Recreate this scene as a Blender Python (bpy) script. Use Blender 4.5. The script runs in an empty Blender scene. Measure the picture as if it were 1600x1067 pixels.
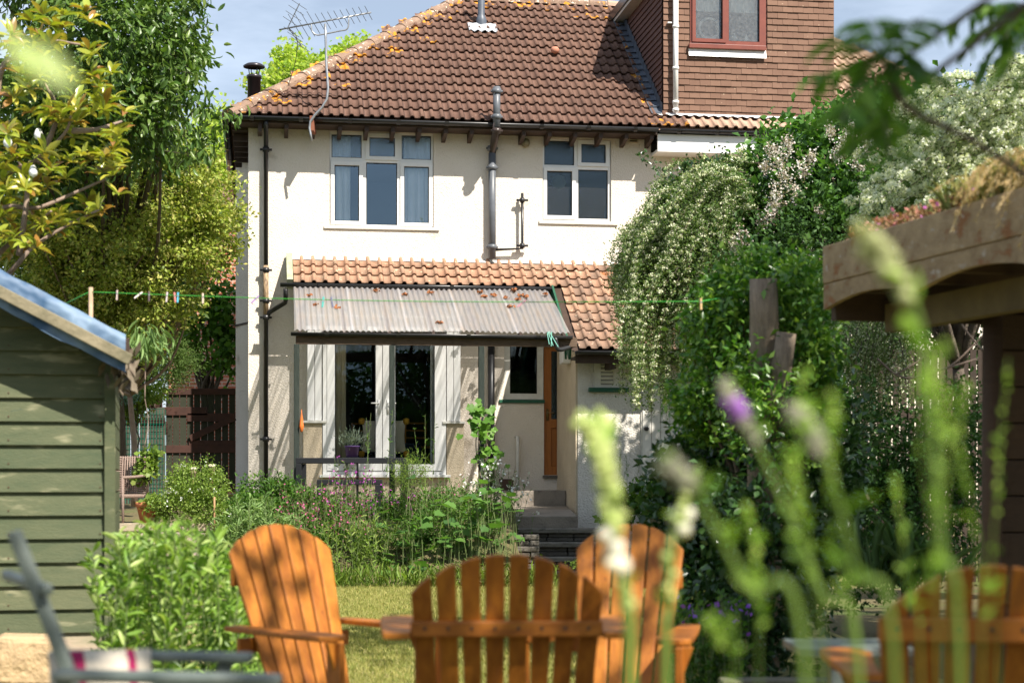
import bpy, math, random
import numpy as np
from mathutils import Vector, Matrix, noise as mnoise
random.seed(7)
S = bpy.context.scene
COL = S.collection
R = math.radians
# ------------------------------------------------------------------ camera
F, CX, HY, EYE = 2700.0, 800.0, 745.0, 1.35     # focal length in photo pixels, centre, horizon line, eye height
cam_d = bpy.data.cameras.new('camera')
cam = bpy.data.objects.new('camera', cam_d); COL.objects.link(cam); S.camera = cam
cam.location = (0, 0, EYE); cam.rotation_euler = (R(90), 0, 0)
cam_d.sensor_width = 36; cam_d.lens = 36*F/1600; cam_d.shift_y = (HY-533.5)/1600
cam_d.clip_start = 0.05; cam_d.clip_end = 900
cam_d.dof.use_dof = True; cam_d.dof.focus_distance = 25.6; cam_d.dof.aperture_fstop = 2.7
cam_d.dof.aperture_blades = 0
# ------------------------------------------------------------------ light
TRAVEL = Vector((-.739, .901, -1.30)).normalized()
to_sun = -TRAVEL
ELEV = math.asin(to_sun.z); ROT = math.atan2(to_sun.x, to_sun.y)
S.render.engine = 'CYCLES'
S.view_settings.view_transform = 'Standard'; S.view_settings.look = 'None'
S.view_settings.exposure = 1.04; S.view_settings.gamma = 1
try: S.view_settings.use_curve_mapping = False
except Exception: pass
S.cycles.max_bounces = 8; S.cycles.transparent_max_bounces = 24
S.cycles.transmission_bounces = 6; S.cycles.diffuse_bounces = 4
S.cycles.use_adaptive_sampling = True
try: S.cycles.use_denoising = True
except Exception: pass
W = bpy.data.worlds.new('World'); S.world = W; W.use_nodes = True
nt = W.node_tree; nt.nodes.clear()
out = nt.nodes.new('ShaderNodeOutputWorld'); bg = nt.nodes.new('ShaderNodeBackground')
sky = nt.nodes.new('ShaderNodeTexSky'); sky.sky_type = 'NISHITA'; sky.sun_disc = False
sky.sun_elevation = ELEV; sky.sun_rotation = ROT; sky.air_density = 1.0; sky.dust_density = 1.2; sky.ozone_density = 1.6
tc = nt.nodes.new('ShaderNodeTexCoord'); mp = nt.nodes.new('ShaderNodeMapping'); mp.inputs['Scale'].default_value = (1.6, 1.6, 6.0)
nz = nt.nodes.new('ShaderNodeTexNoise'); nz.inputs['Scale'].default_value = 1.7; nz.inputs['Detail'].default_value = 7; nz.inputs['Roughness'].default_value = .6
cr = nt.nodes.new('ShaderNodeValToRGB'); cr.color_ramp.elements[0].position = .42; cr.color_ramp.elements[1].position = .74
mix = nt.nodes.new('ShaderNodeMixRGB'); mix.inputs['Color2'].default_value = (11.6, 13.2, 15.6, 1)
mul = nt.nodes.new('ShaderNodeMath'); mul.operation = 'MULTIPLY_ADD'; mul.inputs[1].default_value = .55; mul.inputs[2].default_value = .28
nt.links.new(tc.outputs['Generated'], mp.inputs['Vector']); nt.links.new(mp.outputs[0], nz.inputs['Vector'])
nt.links.new(nz.outputs['Fac'], cr.inputs[0]); nt.links.new(cr.outputs[0], mul.inputs[0]); nt.links.new(mul.outputs[0], mix.inputs['Fac'])
nt.links.new(sky.outputs[0], mix.inputs['Color1']); nt.links.new(mix.outputs[0], bg.inputs[0]); nt.links.new(bg.outputs[0], out.inputs[0])
bg.inputs[1].default_value = .050
sd = bpy.data.lights.new('sun', 'SUN'); sd.energy = 4.9; sd.angle = R(.55); sd.color = (1, .93, .83)
sun = bpy.data.objects.new('sun', sd); COL.objects.link(sun); sun.location = (8, -8, 20)
sun.rotation_euler = TRAVEL.to_track_quat('-Z', 'Y').to_euler()

# ------------------------------------------------------------------ helpers
def at(px, py, D): return Vector(((px-CX)/F*D, D, EYE+(HY-py)/F*D))
def tag(o, label=None, cat=None, group=None, kind=None):
    if label: o['label'] = label
    if cat: o['category'] = cat
    if group: o['group'] = group
    if kind: o['kind'] = kind
    return o
def empty(name, loc=(0,0,0), rz=0, label=None, cat=None, group=None):
    o = bpy.data.objects.new(name, None); COL.objects.link(o); o.location = loc; o.rotation_euler = (0,0,rz)
    o.empty_display_size = .1
    return tag(o, label, cat, group)
def link(name, me, parent=None, loc=None, rot=None):
    o = bpy.data.objects.new(name, me); COL.objects.link(o)
    if parent: o.parent = parent
    if loc is not None: o.location = loc
    if rot is not None: o.rotation_euler = rot
    return o
def npmesh(name, V, Fa, m=None, smooth=False):
    V = np.asarray(V, dtype=np.float32); Fa = np.asarray(Fa, dtype=np.int32)
    me = bpy.data.meshes.new(name); me.vertices.add(len(V)); me.vertices.foreach_set('co', V.ravel())
    k = Fa.shape[1]; me.loops.add(Fa.size); me.loops.foreach_set('vertex_index', Fa.ravel())
    me.polygons.add(len(Fa)); me.polygons.foreach_set('loop_start', np.arange(0, Fa.size, k, dtype=np.int32))
    me.update(calc_edges=True)
    if smooth: me.polygons.foreach_set('use_smooth', np.ones(len(Fa), dtype=bool))
    if m: me.materials.append(m)
    return me
class MB:
    def __init__(s): s.v = []; s.f = []
    def add(s, vs, fs):
        n = len(s.v); s.v += [tuple(p) for p in vs]; s.f += [tuple(i+n for i in f) for f in fs]; return s
    def box(s, x0, x1, y0, y1, z0, z1):
        return s.add([(x0,y0,z0),(x1,y0,z0),(x1,y1,z0),(x0,y1,z0),(x0,y0,z1),(x1,y0,z1),(x1,y1,z1),(x0,y1,z1)],
                     [(0,3,2,1),(4,5,6,7),(0,1,5,4),(1,2,6,5),(2,3,7,6),(3,0,4,7)])
    def bar(s, a, b, w, h, up=(0,0,1)):      # beam from a to b, w across, h along up
        a, b = Vector(a), Vector(b); d = (b-a).normalized(); x = d.cross(Vector(up)).normalized(); u = x.cross(d).normalized()
        vs = [p + x*sx*w/2 + u*su*h/2 for p in (a, b) for sx, su in ((-1,-1),(1,-1),(1,1),(-1,1))]
        return s.add(vs, [(0,1,2,3),(7,6,5,4),(0,4,5,1),(1,5,6,2),(2,6,7,3),(3,7,4,0)])
    def sheet(s, x0, x1, y, z0, z1):
        return s.add([(x0,y,z0),(x1,y,z0),(x1,y,z1),(x0,y,z1)], [(0,1,2,3)])
    def tube(s, pts, r, n=8, cap=True):
        pts = [Vector(p) for p in pts]; rs = r if hasattr(r, '__len__') else [r]*len(pts)
        vs = []; prev = None
        for i, p in enumerate(pts):
            d = (pts[min(i+1, len(pts)-1)] - pts[max(i-1, 0)]).normalized()
            if prev is None: x = d.orthogonal().normalized()
            else:
                x = prev - d*prev.dot(d)
                x = x.normalized() if x.length > 1e-6 else d.orthogonal().normalized()
            prev = x; y = d.cross(x)
            vs += [p + (x*math.cos(t)+y*math.sin(t))*rs[i] for t in (2*math.pi*j/n for j in range(n))]
        fs = [(i*n+j, i*n+(j+1)%n, (i+1)*n+(j+1)%n, (i+1)*n+j) for i in range(len(pts)-1) for j in range(n)]
        if cap: fs += [tuple(range(n-1,-1,-1)), tuple((len(pts)-1)*n+j for j in range(n))]
        return s.add(vs, fs)
    def lathe(s, prof, c=(0,0,0), n=16):
        c = Vector(c); vs = [c+Vector((r*math.cos(2*math.pi*j/n), r*math.sin(2*math.pi*j/n), z)) for r, z in prof for j in range(n)]
        fs = [(i*n+j, i*n+(j+1)%n, (i+1)*n+(j+1)%n, (i+1)*n+j) for i in range(len(prof)-1) for j in range(n)]
        return s.add(vs, fs)
    def prism(s, poly, O, X, Y, N, t):        # polygon in plane X,Y at O, thickness t along N
        O, X, Y, N = map(Vector, (O, X, Y, N)); k = len(poly)
        vs = [O+X*a+Y*b for a, b in poly] + [O+X*a+Y*b+N*t for a, b in poly]
        return s.add(vs, [tuple(range(k-1,-1,-1)), tuple(range(k, 2*k))] + [(i,(i+1)%k,k+(i+1)%k,k+i) for i in range(k)])
    def cells(s, xs, zs, solid, y0, y1):      # wall from y0 (front) to y1 with holes, grid of cells
        nx, nz_ = len(xs)-1, len(zs)-1
        S_ = lambda i, j: 0 <= i < nx and 0 <= j < nz_ and solid(i, j)
        for i in range(nx):
            for j in range(nz_):
                if not S_(i, j): continue
                x0, x1, z0, z1 = xs[i], xs[i+1], zs[j], zs[j+1]
                s.add([(x0,y0,z0),(x1,y0,z0),(x1,y0,z1),(x0,y0,z1)], [(0,1,2,3)])
                s.add([(x0,y1,z0),(x1,y1,z0),(x1,y1,z1),(x0,y1,z1)], [(3,2,1,0)])
                if not S_(i-1, j): s.add([(x0,y0,z0),(x0,y1,z0),(x0,y1,z1),(x0,y0,z1)], [(3,2,1,0)])
                if not S_(i+1, j): s.add([(x1,y0,z0),(x1,y1,z0),(x1,y1,z1),(x1,y0,z1)], [(0,1,2,3)])
                if not S_(i, j-1): s.add([(x0,y0,z0),(x1,y0,z0),(x1,y1,z0),(x0,y1,z0)], [(3,2,1,0)])
                if not S_(i, j+1): s.add([(x0,y0,z1),(x1,y0,z1),(x1,y1,z1),(x0,y1,z1)], [(0,1,2,3)])
        return s
    def holed(s, x0, x1, z0, z1, holes, y0, y1):
        xs = sorted({x0, x1} | {h[0] for h in holes} | {h[1] for h in holes}); zs = sorted({z0, z1} | {h[2] for h in holes} | {h[3] for h in holes})
        xs = [x for x in xs if x0 <= x <= x1]; zs = [z for z in zs if z0 <= z <= z1]
        def solid(i, j):
            cx, cz = (xs[i]+xs[i+1])/2, (zs[j]+zs[j+1])/2
            return not any(h[0] < cx < h[1] and h[2] < cz < h[3] for h in holes)
        return s.cells(xs, zs, solid, y0, y1)
    def mesh(s, name, m=None, smooth=False):
        me = bpy.data.meshes.new(name); me.from_pydata(s.v, [], s.f); me.update()
        if smooth: me.polygons.foreach_set('use_smooth', [True]*len(me.polygons))
        if m: me.materials.append(m)
        return me
    def build(s, name, m, parent=None, smooth=False, bevel=0, loc=None, rot=None):
        o = link(name, s.mesh(name, m, smooth), parent, loc, rot)
        if bevel:
            b = o.modifiers.new('bevel', 'BEVEL'); b.width = bevel; b.segments = 2; b.limit_method = 'ANGLE'
        return o
def smooth_path(pts, k=6):                    # Catmull-Rom through points
    P = [Vector(p) for p in pts]; P = [P[0]*2-P[1]] + P + [P[-1]*2-P[-2]]; o = []
    for i in range(1, len(P)-2):
        for j in range(k):
            t = j/k; a, b, c, d = P[i-1:i+3]
            o.append(.5*((2*b)+(c-a)*t+(2*a-5*b+4*c-d)*t*t+(-a+3*b-3*c+d)*t**3))
    return o+[P[-2]]

# ------------------------------------------------------------------ materials
def _base(name):
    m = bpy.data.materials.new(name); m.use_nodes = True; t = m.node_tree
    return m, t, t.nodes['Principled BSDF'], t.nodes, t.links
def mat(name, a, b=None, scale=4, rough=.8, bump=None, rnd=None, spots=(), spec=.4, stretch=None, metal=0, detail=6, vfac=.6, coat=0):
    m, t, P, N, L = _base(name)
    b = b or tuple(x*.75 for x in a)
    P.inputs['Roughness'].default_value = rough; P.inputs['Specular IOR Level'].default_value = spec; P.inputs['Metallic'].default_value = metal
    if coat: P.inputs['Coat Weight'].default_value = coat; P.inputs['Coat Roughness'].default_value = .25
    if stretch:
        tc = N.new('ShaderNodeTexCoord'); mp = N.new('ShaderNodeMapping'); mp.inputs['Scale'].default_value = stretch
        L.new(tc.outputs['Object'], mp.inputs['Vector']); vec = mp.outputs[0]
        if rnd == 'obj':
            oi0 = N.new('ShaderNodeObjectInfo'); vm = N.new('ShaderNodeVectorMath'); vm.operation = 'SCALE'; vm.inputs['Scale'].default_value = 37
            cb = N.new('ShaderNodeCombineXYZ')
            for k in range(3): L.new(oi0.outputs['Random'], cb.inputs[k])
            L.new(cb.outputs[0], vm.inputs[0]); L.new(vm.outputs[0], mp.inputs['Location'])
    else:
        g = N.new('ShaderNodeNewGeometry'); vec = g.outputs['Position']
    nz = N.new('ShaderNodeTexNoise'); nz.inputs['Scale'].default_value = scale; nz.inputs['Detail'].default_value = detail; nz.inputs['Roughness'].default_value = .65
    L.new(vec, nz.inputs['Vector'])
    rp = N.new('ShaderNodeMapRange'); rp.inputs[1].default_value = .3; rp.inputs[2].default_value = .7
    L.new(nz.outputs['Fac'], rp.inputs[0]); fac = rp.outputs[0]
    if rnd:
        if rnd == 'obj': oi = N.new('ShaderNodeObjectInfo'); ro = oi.outputs['Random']
        else: oi = N.new('ShaderNodeNewGeometry'); ro = oi.outputs['Random Per Island']
        mx = N.new('ShaderNodeMix'); mx.inputs[0].default_value = vfac; L.new(fac, mx.inputs[2]); L.new(ro, mx.inputs[3]); fac = mx.outputs[0]
    c = N.new('ShaderNodeMix'); c.data_type = 'RGBA'; c.inputs[6].default_value = (*a, 1); c.inputs[7].default_value = (*b, 1)
    L.new(fac, c.inputs[0]); col = c.outputs[2]
    for sc, th, sc_col, soft in spots:
        n2 = N.new('ShaderNodeTexNoise'); n2.inputs['Scale'].default_value = sc; n2.inputs['Detail'].default_value = 3; L.new(vec, n2.inputs['Vector'])
        r2 = N.new('ShaderNodeMapRange'); r2.inputs[1].default_value = th; r2.inputs[2].default_value = th+soft; L.new(n2.outputs['Fac'], r2.inputs[0])
        c2 = N.new('ShaderNodeMix'); c2.data_type = 'RGBA'; c2.inputs[7].default_value = (*sc_col, 1)
        L.new(r2.outputs[0], c2.inputs[0]); L.new(col, c2.inputs[6]); col = c2.outputs[2]
    L.new(col, P.inputs['Base Color'])
    if bump:
        bs, st, ds = bump
        n3 = N.new('ShaderNodeTexNoise'); n3.inputs['Scale'].default_value = bs; n3.inputs['Detail'].default_value = 5; L.new(vec, n3.inputs['Vector'])
        bp = N.new('ShaderNodeBump'); bp.inputs['Strength'].default_value = st; bp.inputs['Distance'].default_value = ds
        L.new(n3.outputs['Fac'], bp.inputs['Height']); L.new(bp.outputs[0], P.inputs['Normal'])
    return m
def leafm(name, cols, trans=.35, rough=.5, tr_boost=1.5, spec=.22):
    m, t, P, N, L = _base(name)
    g = N.new('ShaderNodeNewGeometry'); oi = N.new('ShaderNodeObjectInfo'); ad = N.new('ShaderNodeMath'); ad.operation = 'ADD'
    fr = N.new('ShaderNodeMath'); fr.operation = 'FRACT'
    L.new(g.outputs['Random Per Island'], ad.inputs[0]); L.new(oi.outputs['Random'], ad.inputs[1]); L.new(ad.outputs[0], fr.inputs[0])
    r = N.new('ShaderNodeValToRGB'); e = r.color_ramp.elements
    e[0].color = (*cols[0], 1); e[-1].color = (*cols[-1], 1)
    for i, c in enumerate(cols[1:-1]): e.new((i+1)/(len(cols)-1)).color = (*c, 1)
    L.new(fr.outputs[0], r.inputs[0]); L.new(r.outputs[0], P.inputs['Base Color'])
    P.inputs['Roughness'].default_value = rough; P.inputs['Specular IOR Level'].default_value = spec
    if trans:
        T = N.new('ShaderNodeBsdfTranslucent'); mc = N.new('ShaderNodeMixRGB'); mc.blend_type = 'MULTIPLY'; mc.inputs[0].default_value = 1
        mc.inputs[2].default_value = (tr_boost*1.0, tr_boost*1.08, tr_boost*.45, 1)
        L.new(r.outputs[0], mc.inputs[1]); L.new(mc.outputs[0], T.inputs[0])
        mx = N.new('ShaderNodeMixShader'); mx.inputs[0].default_value = trans
        L.new(P.outputs[0], mx.inputs[1]); L.new(T.outputs[0], mx.inputs[2]); L.new(mx.outputs[0], N['Material Output'].inputs[0])
    return m
def glassm(name, refl=.15, tint=(1,1,1), rough=.0, bump=None, haze=0):
    m, t, P, N, L = _base(name); N.remove(P)
    T = N.new('ShaderNodeBsdfTransparent'); T.inputs[0].default_value = (*tint, 1)
    G = N.new('ShaderNodeBsdfGlossy'); G.inputs['Roughness'].default_value = rough; G.inputs[0].default_value = (.62,.83,1,1)
    lw = N.new('ShaderNodeFresnel'); lw.inputs[0].default_value = 1.5
    ad = N.new('ShaderNodeMath'); ad.operation = 'ADD'; ad.inputs[1].default_value = refl; ad.use_clamp = True; L.new(lw.outputs[0], ad.inputs[0])
    mx = N.new('ShaderNodeMixShader'); L.new(ad.outputs[0], mx.inputs[0]); L.new(T.outputs[0], mx.inputs[1]); L.new(G.outputs[0], mx.inputs[2]); o = mx.outputs[0]
    g = N.new('ShaderNodeNewGeometry'); n3 = N.new('ShaderNodeTexNoise'); n3.inputs['Scale'].default_value = bump[0] if bump else 1.2; L.new(g.outputs['Position'], n3.inputs['Vector'])
    bp = N.new('ShaderNodeBump'); bp.inputs['Strength'].default_value = bump[1] if bump else .06; bp.inputs['Distance'].default_value = bump[2] if bump else .02
    L.new(n3.outputs['Fac'], bp.inputs['Height']); L.new(bp.outputs[0], G.inputs['Normal'])
    if haze:
        d = N.new('ShaderNodeBsdfDiffuse'); d.inputs[0].default_value = (.5,.5,.48,1)
        n4 = N.new('ShaderNodeTexNoise'); n4.inputs['Scale'].default_value = 28; n4.inputs['Detail'].default_value = 8; L.new(g.outputs['Position'], n4.inputs['Vector'])
        mr = N.new('ShaderNodeMapRange'); mr.inputs[1].default_value = .3; mr.inputs[2].default_value = .75; mr.inputs[3].default_value = haze*.45; mr.inputs[4].default_value = haze; L.new(n4.outputs['Fac'], mr.inputs[0])
        m2 = N.new('ShaderNodeMixShader'); L.new(mr.outputs[0], m2.inputs[0]); L.new(o, m2.inputs[1]); L.new(d.outputs[0], m2.inputs[2]); o = m2.outputs[0]
    L.new(o, N['Material Output'].inputs[0])
    return m

# ------------------------------------------------------------------ foliage helpers
TL = (np.array([[0,0,0],[-.5,.45,.10],[0,.5,-.03],[.5,.45,.10],[0,1,-.12]], dtype=np.float32), np.array([[0,2,1],[0,3,2],[1,2,4],[2,3,4]]))
TD = (np.array([[0,0,0],[-.5,.5,0],[0,1,-.08],[.5,.5,0]], dtype=np.float32), np.array([[0,3,2],[0,2,1]]))
def _round_leaf():
    v = [(0,.1,0),(-.3,-.02,.05),(-.52,.2,.1),(-.42,.42,.03),(-.55,.62,.1),(-.25,.8,.05),(0,1,-.08),(.25,.8,.05),(.55,.62,.1),(.42,.42,.03),(.52,.2,.1),(.3,-.02,.05),(0,.5,-.02)]
    f = [(12, i, (i+1) % 12) for i in range(12)]
    return np.array(v, dtype=np.float32), np.array(f)
TR = _round_leaf()
def _long_leaf():
    v = [(0,0,0),(-.35,.2,.08),(0,.25,0),(.35,.2,.08),(-.5,.5,.1),(0,.55,.0),(.5,.5,.1),(-.33,.8,.02),(0,.8,-.06),(.33,.8,.02),(0,1,-.16)]
    f = [(0,2,1),(0,3,2),(1,2,5),(1,5,4),(2,3,6),(2,6,5),(4,5,8),(4,8,7),(5,6,9),(5,9,8),(7,8,10),(8,9,10)]
    return np.array(v, dtype=np.float32), np.array(f)
TLL = _long_leaf()
def unit(a): return a/np.maximum(np.linalg.norm(a, axis=1, keepdims=True), 1e-6)
def frames(n, dirs, rng, upn=0.0):
    y = unit(dirs); r = rng.normal(size=(n,3)); r[:,2] += upn*3
    x = unit(np.cross(y, r)); z = np.cross(x, y)
    return x, y, z
def leaves(P, Ln, Wd, dirs, rng, T=TL, jit=.3, upn=.3):
    P = np.asarray(P, dtype=np.float32); n = len(P); tv, tf = T
    x, y, z = frames(n, dirs, rng, upn)
    s = (1+rng.uniform(-jit, jit, n))[:,None,None]
    L_ = np.broadcast_to(np.asarray(Ln, dtype=np.float32).reshape(-1,1,1) if hasattr(Ln,'__len__') else np.float32(Ln), (n,1,1))*s
    W_ = np.broadcast_to(np.asarray(Wd, dtype=np.float32).reshape(-1,1,1) if hasattr(Wd,'__len__') else np.float32(Wd), (n,1,1))*s
    V = P[:,None,:] + tv[None,:,0:1]*W_*x[:,None,:] + tv[None,:,1:2]*L_*y[:,None,:] + tv[None,:,2:3]*L_*z[:,None,:]
    k = len(tv); Fa = (tf[None,:,:] + (np.arange(n)*k)[:,None,None]).reshape(-1,3)
    return V.reshape(-1,3), Fa
def join(parts):
    Vs, Fs, o = [], [], 0
    for V, Fa in parts: Vs.append(V); Fs.append(Fa+o); o += len(V)
    return np.vstack(Vs), np.vstack(Fs)
def leafobj(name, m, parent, VF, kind=None):
    o = link(name, npmesh(name, VF[0], VF[1], m), parent)
    if kind: o['kind'] = kind
    return o
def cl_pts(ells, ncl, per, sig, rng, shell=.7):
    """clump centres inside ellipsoids [(centre, radii)], leaves spread around each"""
    vol = np.array([e[1][0]*e[1][1]*e[1][2] for e in ells]); idx = rng.choice(len(ells), ncl, p=vol/vol.sum())
    d = unit(rng.normal(size=(ncl,3))); r = shell+(1-shell)*rng.uniform(0,1,ncl); inner = rng.uniform(size=ncl) < .3; r[inner] = rng.uniform(.1, shell, inner.sum())
    C = np.array([ells[i][0] for i in idx]) + d*r[:,None]*np.array([ells[i][1] for i in idx])
    out_d = d
    P = np.repeat(C, per, 0) + rng.normal(size=(ncl*per,3))*np.asarray(sig)
    return C, P, np.repeat(out_d, per, 0)
def limbs(base, C, rng, r0=.08, n=14, mid=.5, z_first=None):
    """trunk and limbs from base to some of the clump centres"""
    m = MB(); base = Vector(base); cen = Vector(C.mean(0)); idx = rng.choice(len(C), min(n, len(C)), replace=False)
    fork = base.lerp(cen, .45); fork.x = base.x*.7+cen.x*.3; fork.y = base.y*.7+cen.y*.3
    m.tube(smooth_path([base, base.lerp(fork, .5)+Vector((.03,.02,0)), fork], 4), [r0*(1-.04*i) for i in range(9)], 8)
    for i in idx:
        e = Vector(C[i]); k = fork.lerp(e, .45)+Vector(rng.normal(size=3)*.12*((e-fork).length)*.5)
        p = smooth_path([fork, k, e], 4); m.tube(p, [r0*.55*(1-.1*j)+.003 for j in range(len(p))], 5)
    return m
def tree(name, label, cat, base, ells, ncl, per, sig, L_, W_, lm, bm, seed, droop=0, T=TL, r0=.08, nl=14, group=None, shell=.65, spread=.9, upn=.4):
    rng = np.random.default_rng(seed); root = empty(name, tuple(base), 0, label, cat, group); b = np.array(base)
    C, P, O = cl_pts(ells, ncl, per, sig, rng, shell)
    dirs = O*.7+rng.normal(size=P.shape)*spread; dirs[:,2] -= droop
    leafobj('foliage', lm, root, leaves(P-b, L_, W_, dirs, rng, T, upn=upn))
    limbs((0,0,0), C-b, rng, r0, nl).build('trunk', bm, root, True)
    return root
# ------------------------------------------------------------------ shared materials
M_REND = mat('render_cream', (.76,.69,.595), (.67,.595,.50), 1.1, .95, (50,1.0,.016), spots=[(.9,.60,(.60,.52,.41),.25),(2.2,.68,(.44,.38,.30),.12),(9,.755,(.25,.21,.17),.02)])
M_RENDG = mat('render_grey', (.70,.67,.61), (.58,.55,.49), 1.6, .95, (38,.9,.03), spots=[(1.4,.62,(.30,.29,.26),.2)])
M_REND2 = mat('render_pier', (.62,.52,.38), (.50,.41,.29), 2.5, .95, (45,.7,.02))
M_WHITE = mat('white_upvc', (.80,.79,.77), (.74,.73,.70), 3, .35)
M_WHITEP = mat('white_paint', (.68,.67,.62), (.55,.53,.47), 6, .6)
M_BLACK = mat('black_plastic', (.018,.018,.02), (.03,.03,.03), 5, .32)
M_GREYP = mat('grey_pipe', (.13,.14,.16), (.09,.10,.11), 5, .4)
M_BROWN = mat('brown_timber', (.06,.035,.022), (.035,.02,.014), 9, .6)
M_TILE = mat('roof_tile_brown', (.098,.052,.037), (.15,.082,.057), 1.8, .9, (60,.6,.01), 'obj', spots=[(34,.70,(.45,.36,.28),.05),(9,.62,(.10,.05,.035),.12)])
M_TILEL = mat('roof_tile_lichen', (.115,.06,.042), (.17,.095,.067), 1.8, .9, (60,.6,.01), 'obj', spots=[(30,.66,(.5,.42,.33),.05),(5.5,.57,(.58,.25,.02),.05)])
M_TILEN = mat('roof_tile_pale', (.36,.23,.16), (.46,.31,.23), 2.2, .9, (60,.6,.01), 'obj', spots=[(20,.66,(.5,.44,.35),.06)])
M_PAN = mat('clay_pantile', (.38,.205,.125), (.29,.18,.12), 3.0, .85, (60,.6,.01), 'obj', spots=[(8,.60,(.27,.20,.13),.10),(14,.63,(.58,.45,.30),.06),(5,.66,(.30,.11,.04),.1)], vfac=.65)
M_PAN2 = mat('clay_pantile_aged', (.31,.185,.12), (.19,.125,.09), 3.0, .85, (60,.6,.01), 'obj', spots=[(8,.58,(.16,.11,.08),.12),(14,.66,(.52,.42,.30),.06)], vfac=.65)
M_HUNG = mat('hung_tile', (.135,.072,.047), (.19,.108,.072), 5, .85, (80,.4,.006), 'obj', spots=[(26,.72,(.5,.38,.26),.04)], vfac=.6)
M_CHEEK = mat('hung_tile_dark', (.13,.065,.05), (.09,.045,.035), 5, .85)
M_RIDGE = mat('ridge_mortar', (.30,.21,.15), (.16,.095,.065), 5, .95, (40,.8,.02), spots=[(16,.62,(.62,.55,.42),.04),(5,.61,(.60,.27,.02),.05)])
M_LEAD = mat('lead_flashing', (.42,.43,.45), (.30,.31,.33), 6, .5)
M_LEADD = mat('lead_dark', (.10,.12,.15), (.06,.07,.09), 6, .45)
M_GREEN = mat('green_paint', (.012,.075,.042), (.02,.10,.055), 8, .45)
M_DGREEN = mat('weathered_dark_post', (.010,.018,.014), (.032,.042,.034), 7, .8, (30,.5,.01), stretch=(12,12,1.5))
M_REDF = mat('mahogany_frame', (.20,.055,.035), (.15,.04,.028), 6, .4)
M_DOOR = mat('orange_door', (.44,.155,.03), (.30,.10,.02), 3, .45, stretch=(14,14,1.2))
M_GLASS = glassm('window_glass', .12, (.9,.93,.95))
M_GLASSD = glassm('door_glass', .015, (.9,.92,.9))
M_FROST = glassm('frosted_glass', .06, (.28,.35,.32), .06, (60,.5,.01), .05)
M_FROST2 = glassm('textured_top_glass', .16, (.8,.84,.88), .06, (80,.4,.01), .12)
M_DIRTG = glassm('dusty_glass', .05, (.8,.85,.83), .03, None, .26)
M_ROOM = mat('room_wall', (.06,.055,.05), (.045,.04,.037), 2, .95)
M_CURT = mat('curtain_cloth', (.88,.87,.84), (.78,.78,.76), 4, .95)
M_CURTY = mat('curtain_yellowish', (.62,.54,.38), (.5,.42,.28), 3, .95)
M_CONC = mat('concrete', (.27,.235,.195), (.17,.145,.12), 3, .9, (30,.6,.02), spots=[(6,.62,(.10,.09,.075),.12)])
M_TREAD = mat('worn_tread', (.21,.19,.16), (.13,.12,.10), 4, .9, (25,.8,.02), spots=[(7,.6,(.08,.075,.06),.1)])
M_STONE = mat('dark_stone', (.085,.078,.066), (.14,.125,.105), 5, .9, (18,1,.03), 'obj')
M_METAL = mat('galvanised', (.42,.43,.44), (.30,.31,.32), 10, .4, metal=.7)
M_SOIL = mat('soil', (.075,.05,.032), (.12,.085,.055), 9, 1, (25,1,.05))

# ------------------------------------------------------------------ house frame of reference
A = R(8.4); HO = Vector((-3.998, 26.2, 0)); CA, SA = math.cos(A), math.sin(A)
def hp(px, py, v=0.0):
    """metres along the front wall and height of the point seen there on the plane v metres behind the wall face"""
    t = (px-CX)/F
    u = (t*(HO.y+v*CA)-HO.x+v*SA)/(CA-t*SA)
    D = HO.y+u*SA+v*CA
    return u, EYE+(HY-py)/F*D
def hu(px, v=0.0): return hp(px, 500, v)[0]
def hz(px, py, v=0.0): return hp(px, py, v)[1]
def hrect(x0, x1, y0, y1, v=0.0):
    u0, u1 = hu(x0, v), hu(x1, v); xm, ym = (x0+x1)/2, (y0+y1)/2
    return u0, u1, hz(xm, y1, v), hz(xm, y0, v)
EAVE = -.45; ZE = hz(600, 187, EAVE)          # eaves line of the main roof
house = empty('house', HO, A, 'cream rendered two-storey house with brown tiled hipped roof and french doors', 'house')
neigh = empty('neighbouring_house', HO, A, 'adjoining house half hidden by shrubs with brown tile-hung dormer on its roof', 'house')
UP = hu(1017)                                 # party line
wz0, wz1 = .2, ZE+.02
W1 = hrect(515, 677.5, 206.5, 355.5); W2 = hrect(848, 955, 217.5, 346.5)
W3 = hrect(788, 850, 533, 624); DR = hrect(850, 884, 540, 742)
BAYV = -.45
BAY = hrect(478, 722, 527, 735, BAYV)
holes = [W1, W2, W3, DR, (hu(515), hu(700), 1.36, 3.45)]
m = MB().holed(0, UP, wz0, wz1, holes, 0, .28)
m.build('front_wall', M_REND, house)
MB().box(0, .28, .285, 8.5, wz0, wz1).build('side_wall', M_REND, house)
MB().box(0, 10, 8.5, 8.78, wz0, wz1).build('rear_wall', M_REND, house)
# set-back splayed strip left of the corner
o2 = at(392, 400, 28.3); o1 = at(368.3, 400, 29.0)
def toloc(p): d = Vector(p)-HO; return Vector((d.x*CA+d.y*SA, -d.x*SA+d.y*CA, d.z))
a1, a2 = toloc(o1), toloc(o2)
MB().prism([(a1.x,a1.y),(a2.x,a2.y),(a2.x,a2.y+2),(a1.x,a1.y+2)], (0,0,wz0), (1,0,0), (0,1,0), (0,0,1), wz1-.15-wz0).build('side_projection', M_REND, house)
ms = MB(); ms.prism([(a1.x-.015,a1.y-.02),(a2.x+.01,a2.y-.02),(a2.x+.01,a2.y+.0),(a1.x-.015,a1.y+.0)], (0,0,hz(378,508,2.5)), (1,0,0), (0,1,0), (0,0,1), .035); ms.build('string_course', M_BROWN, house)
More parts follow.
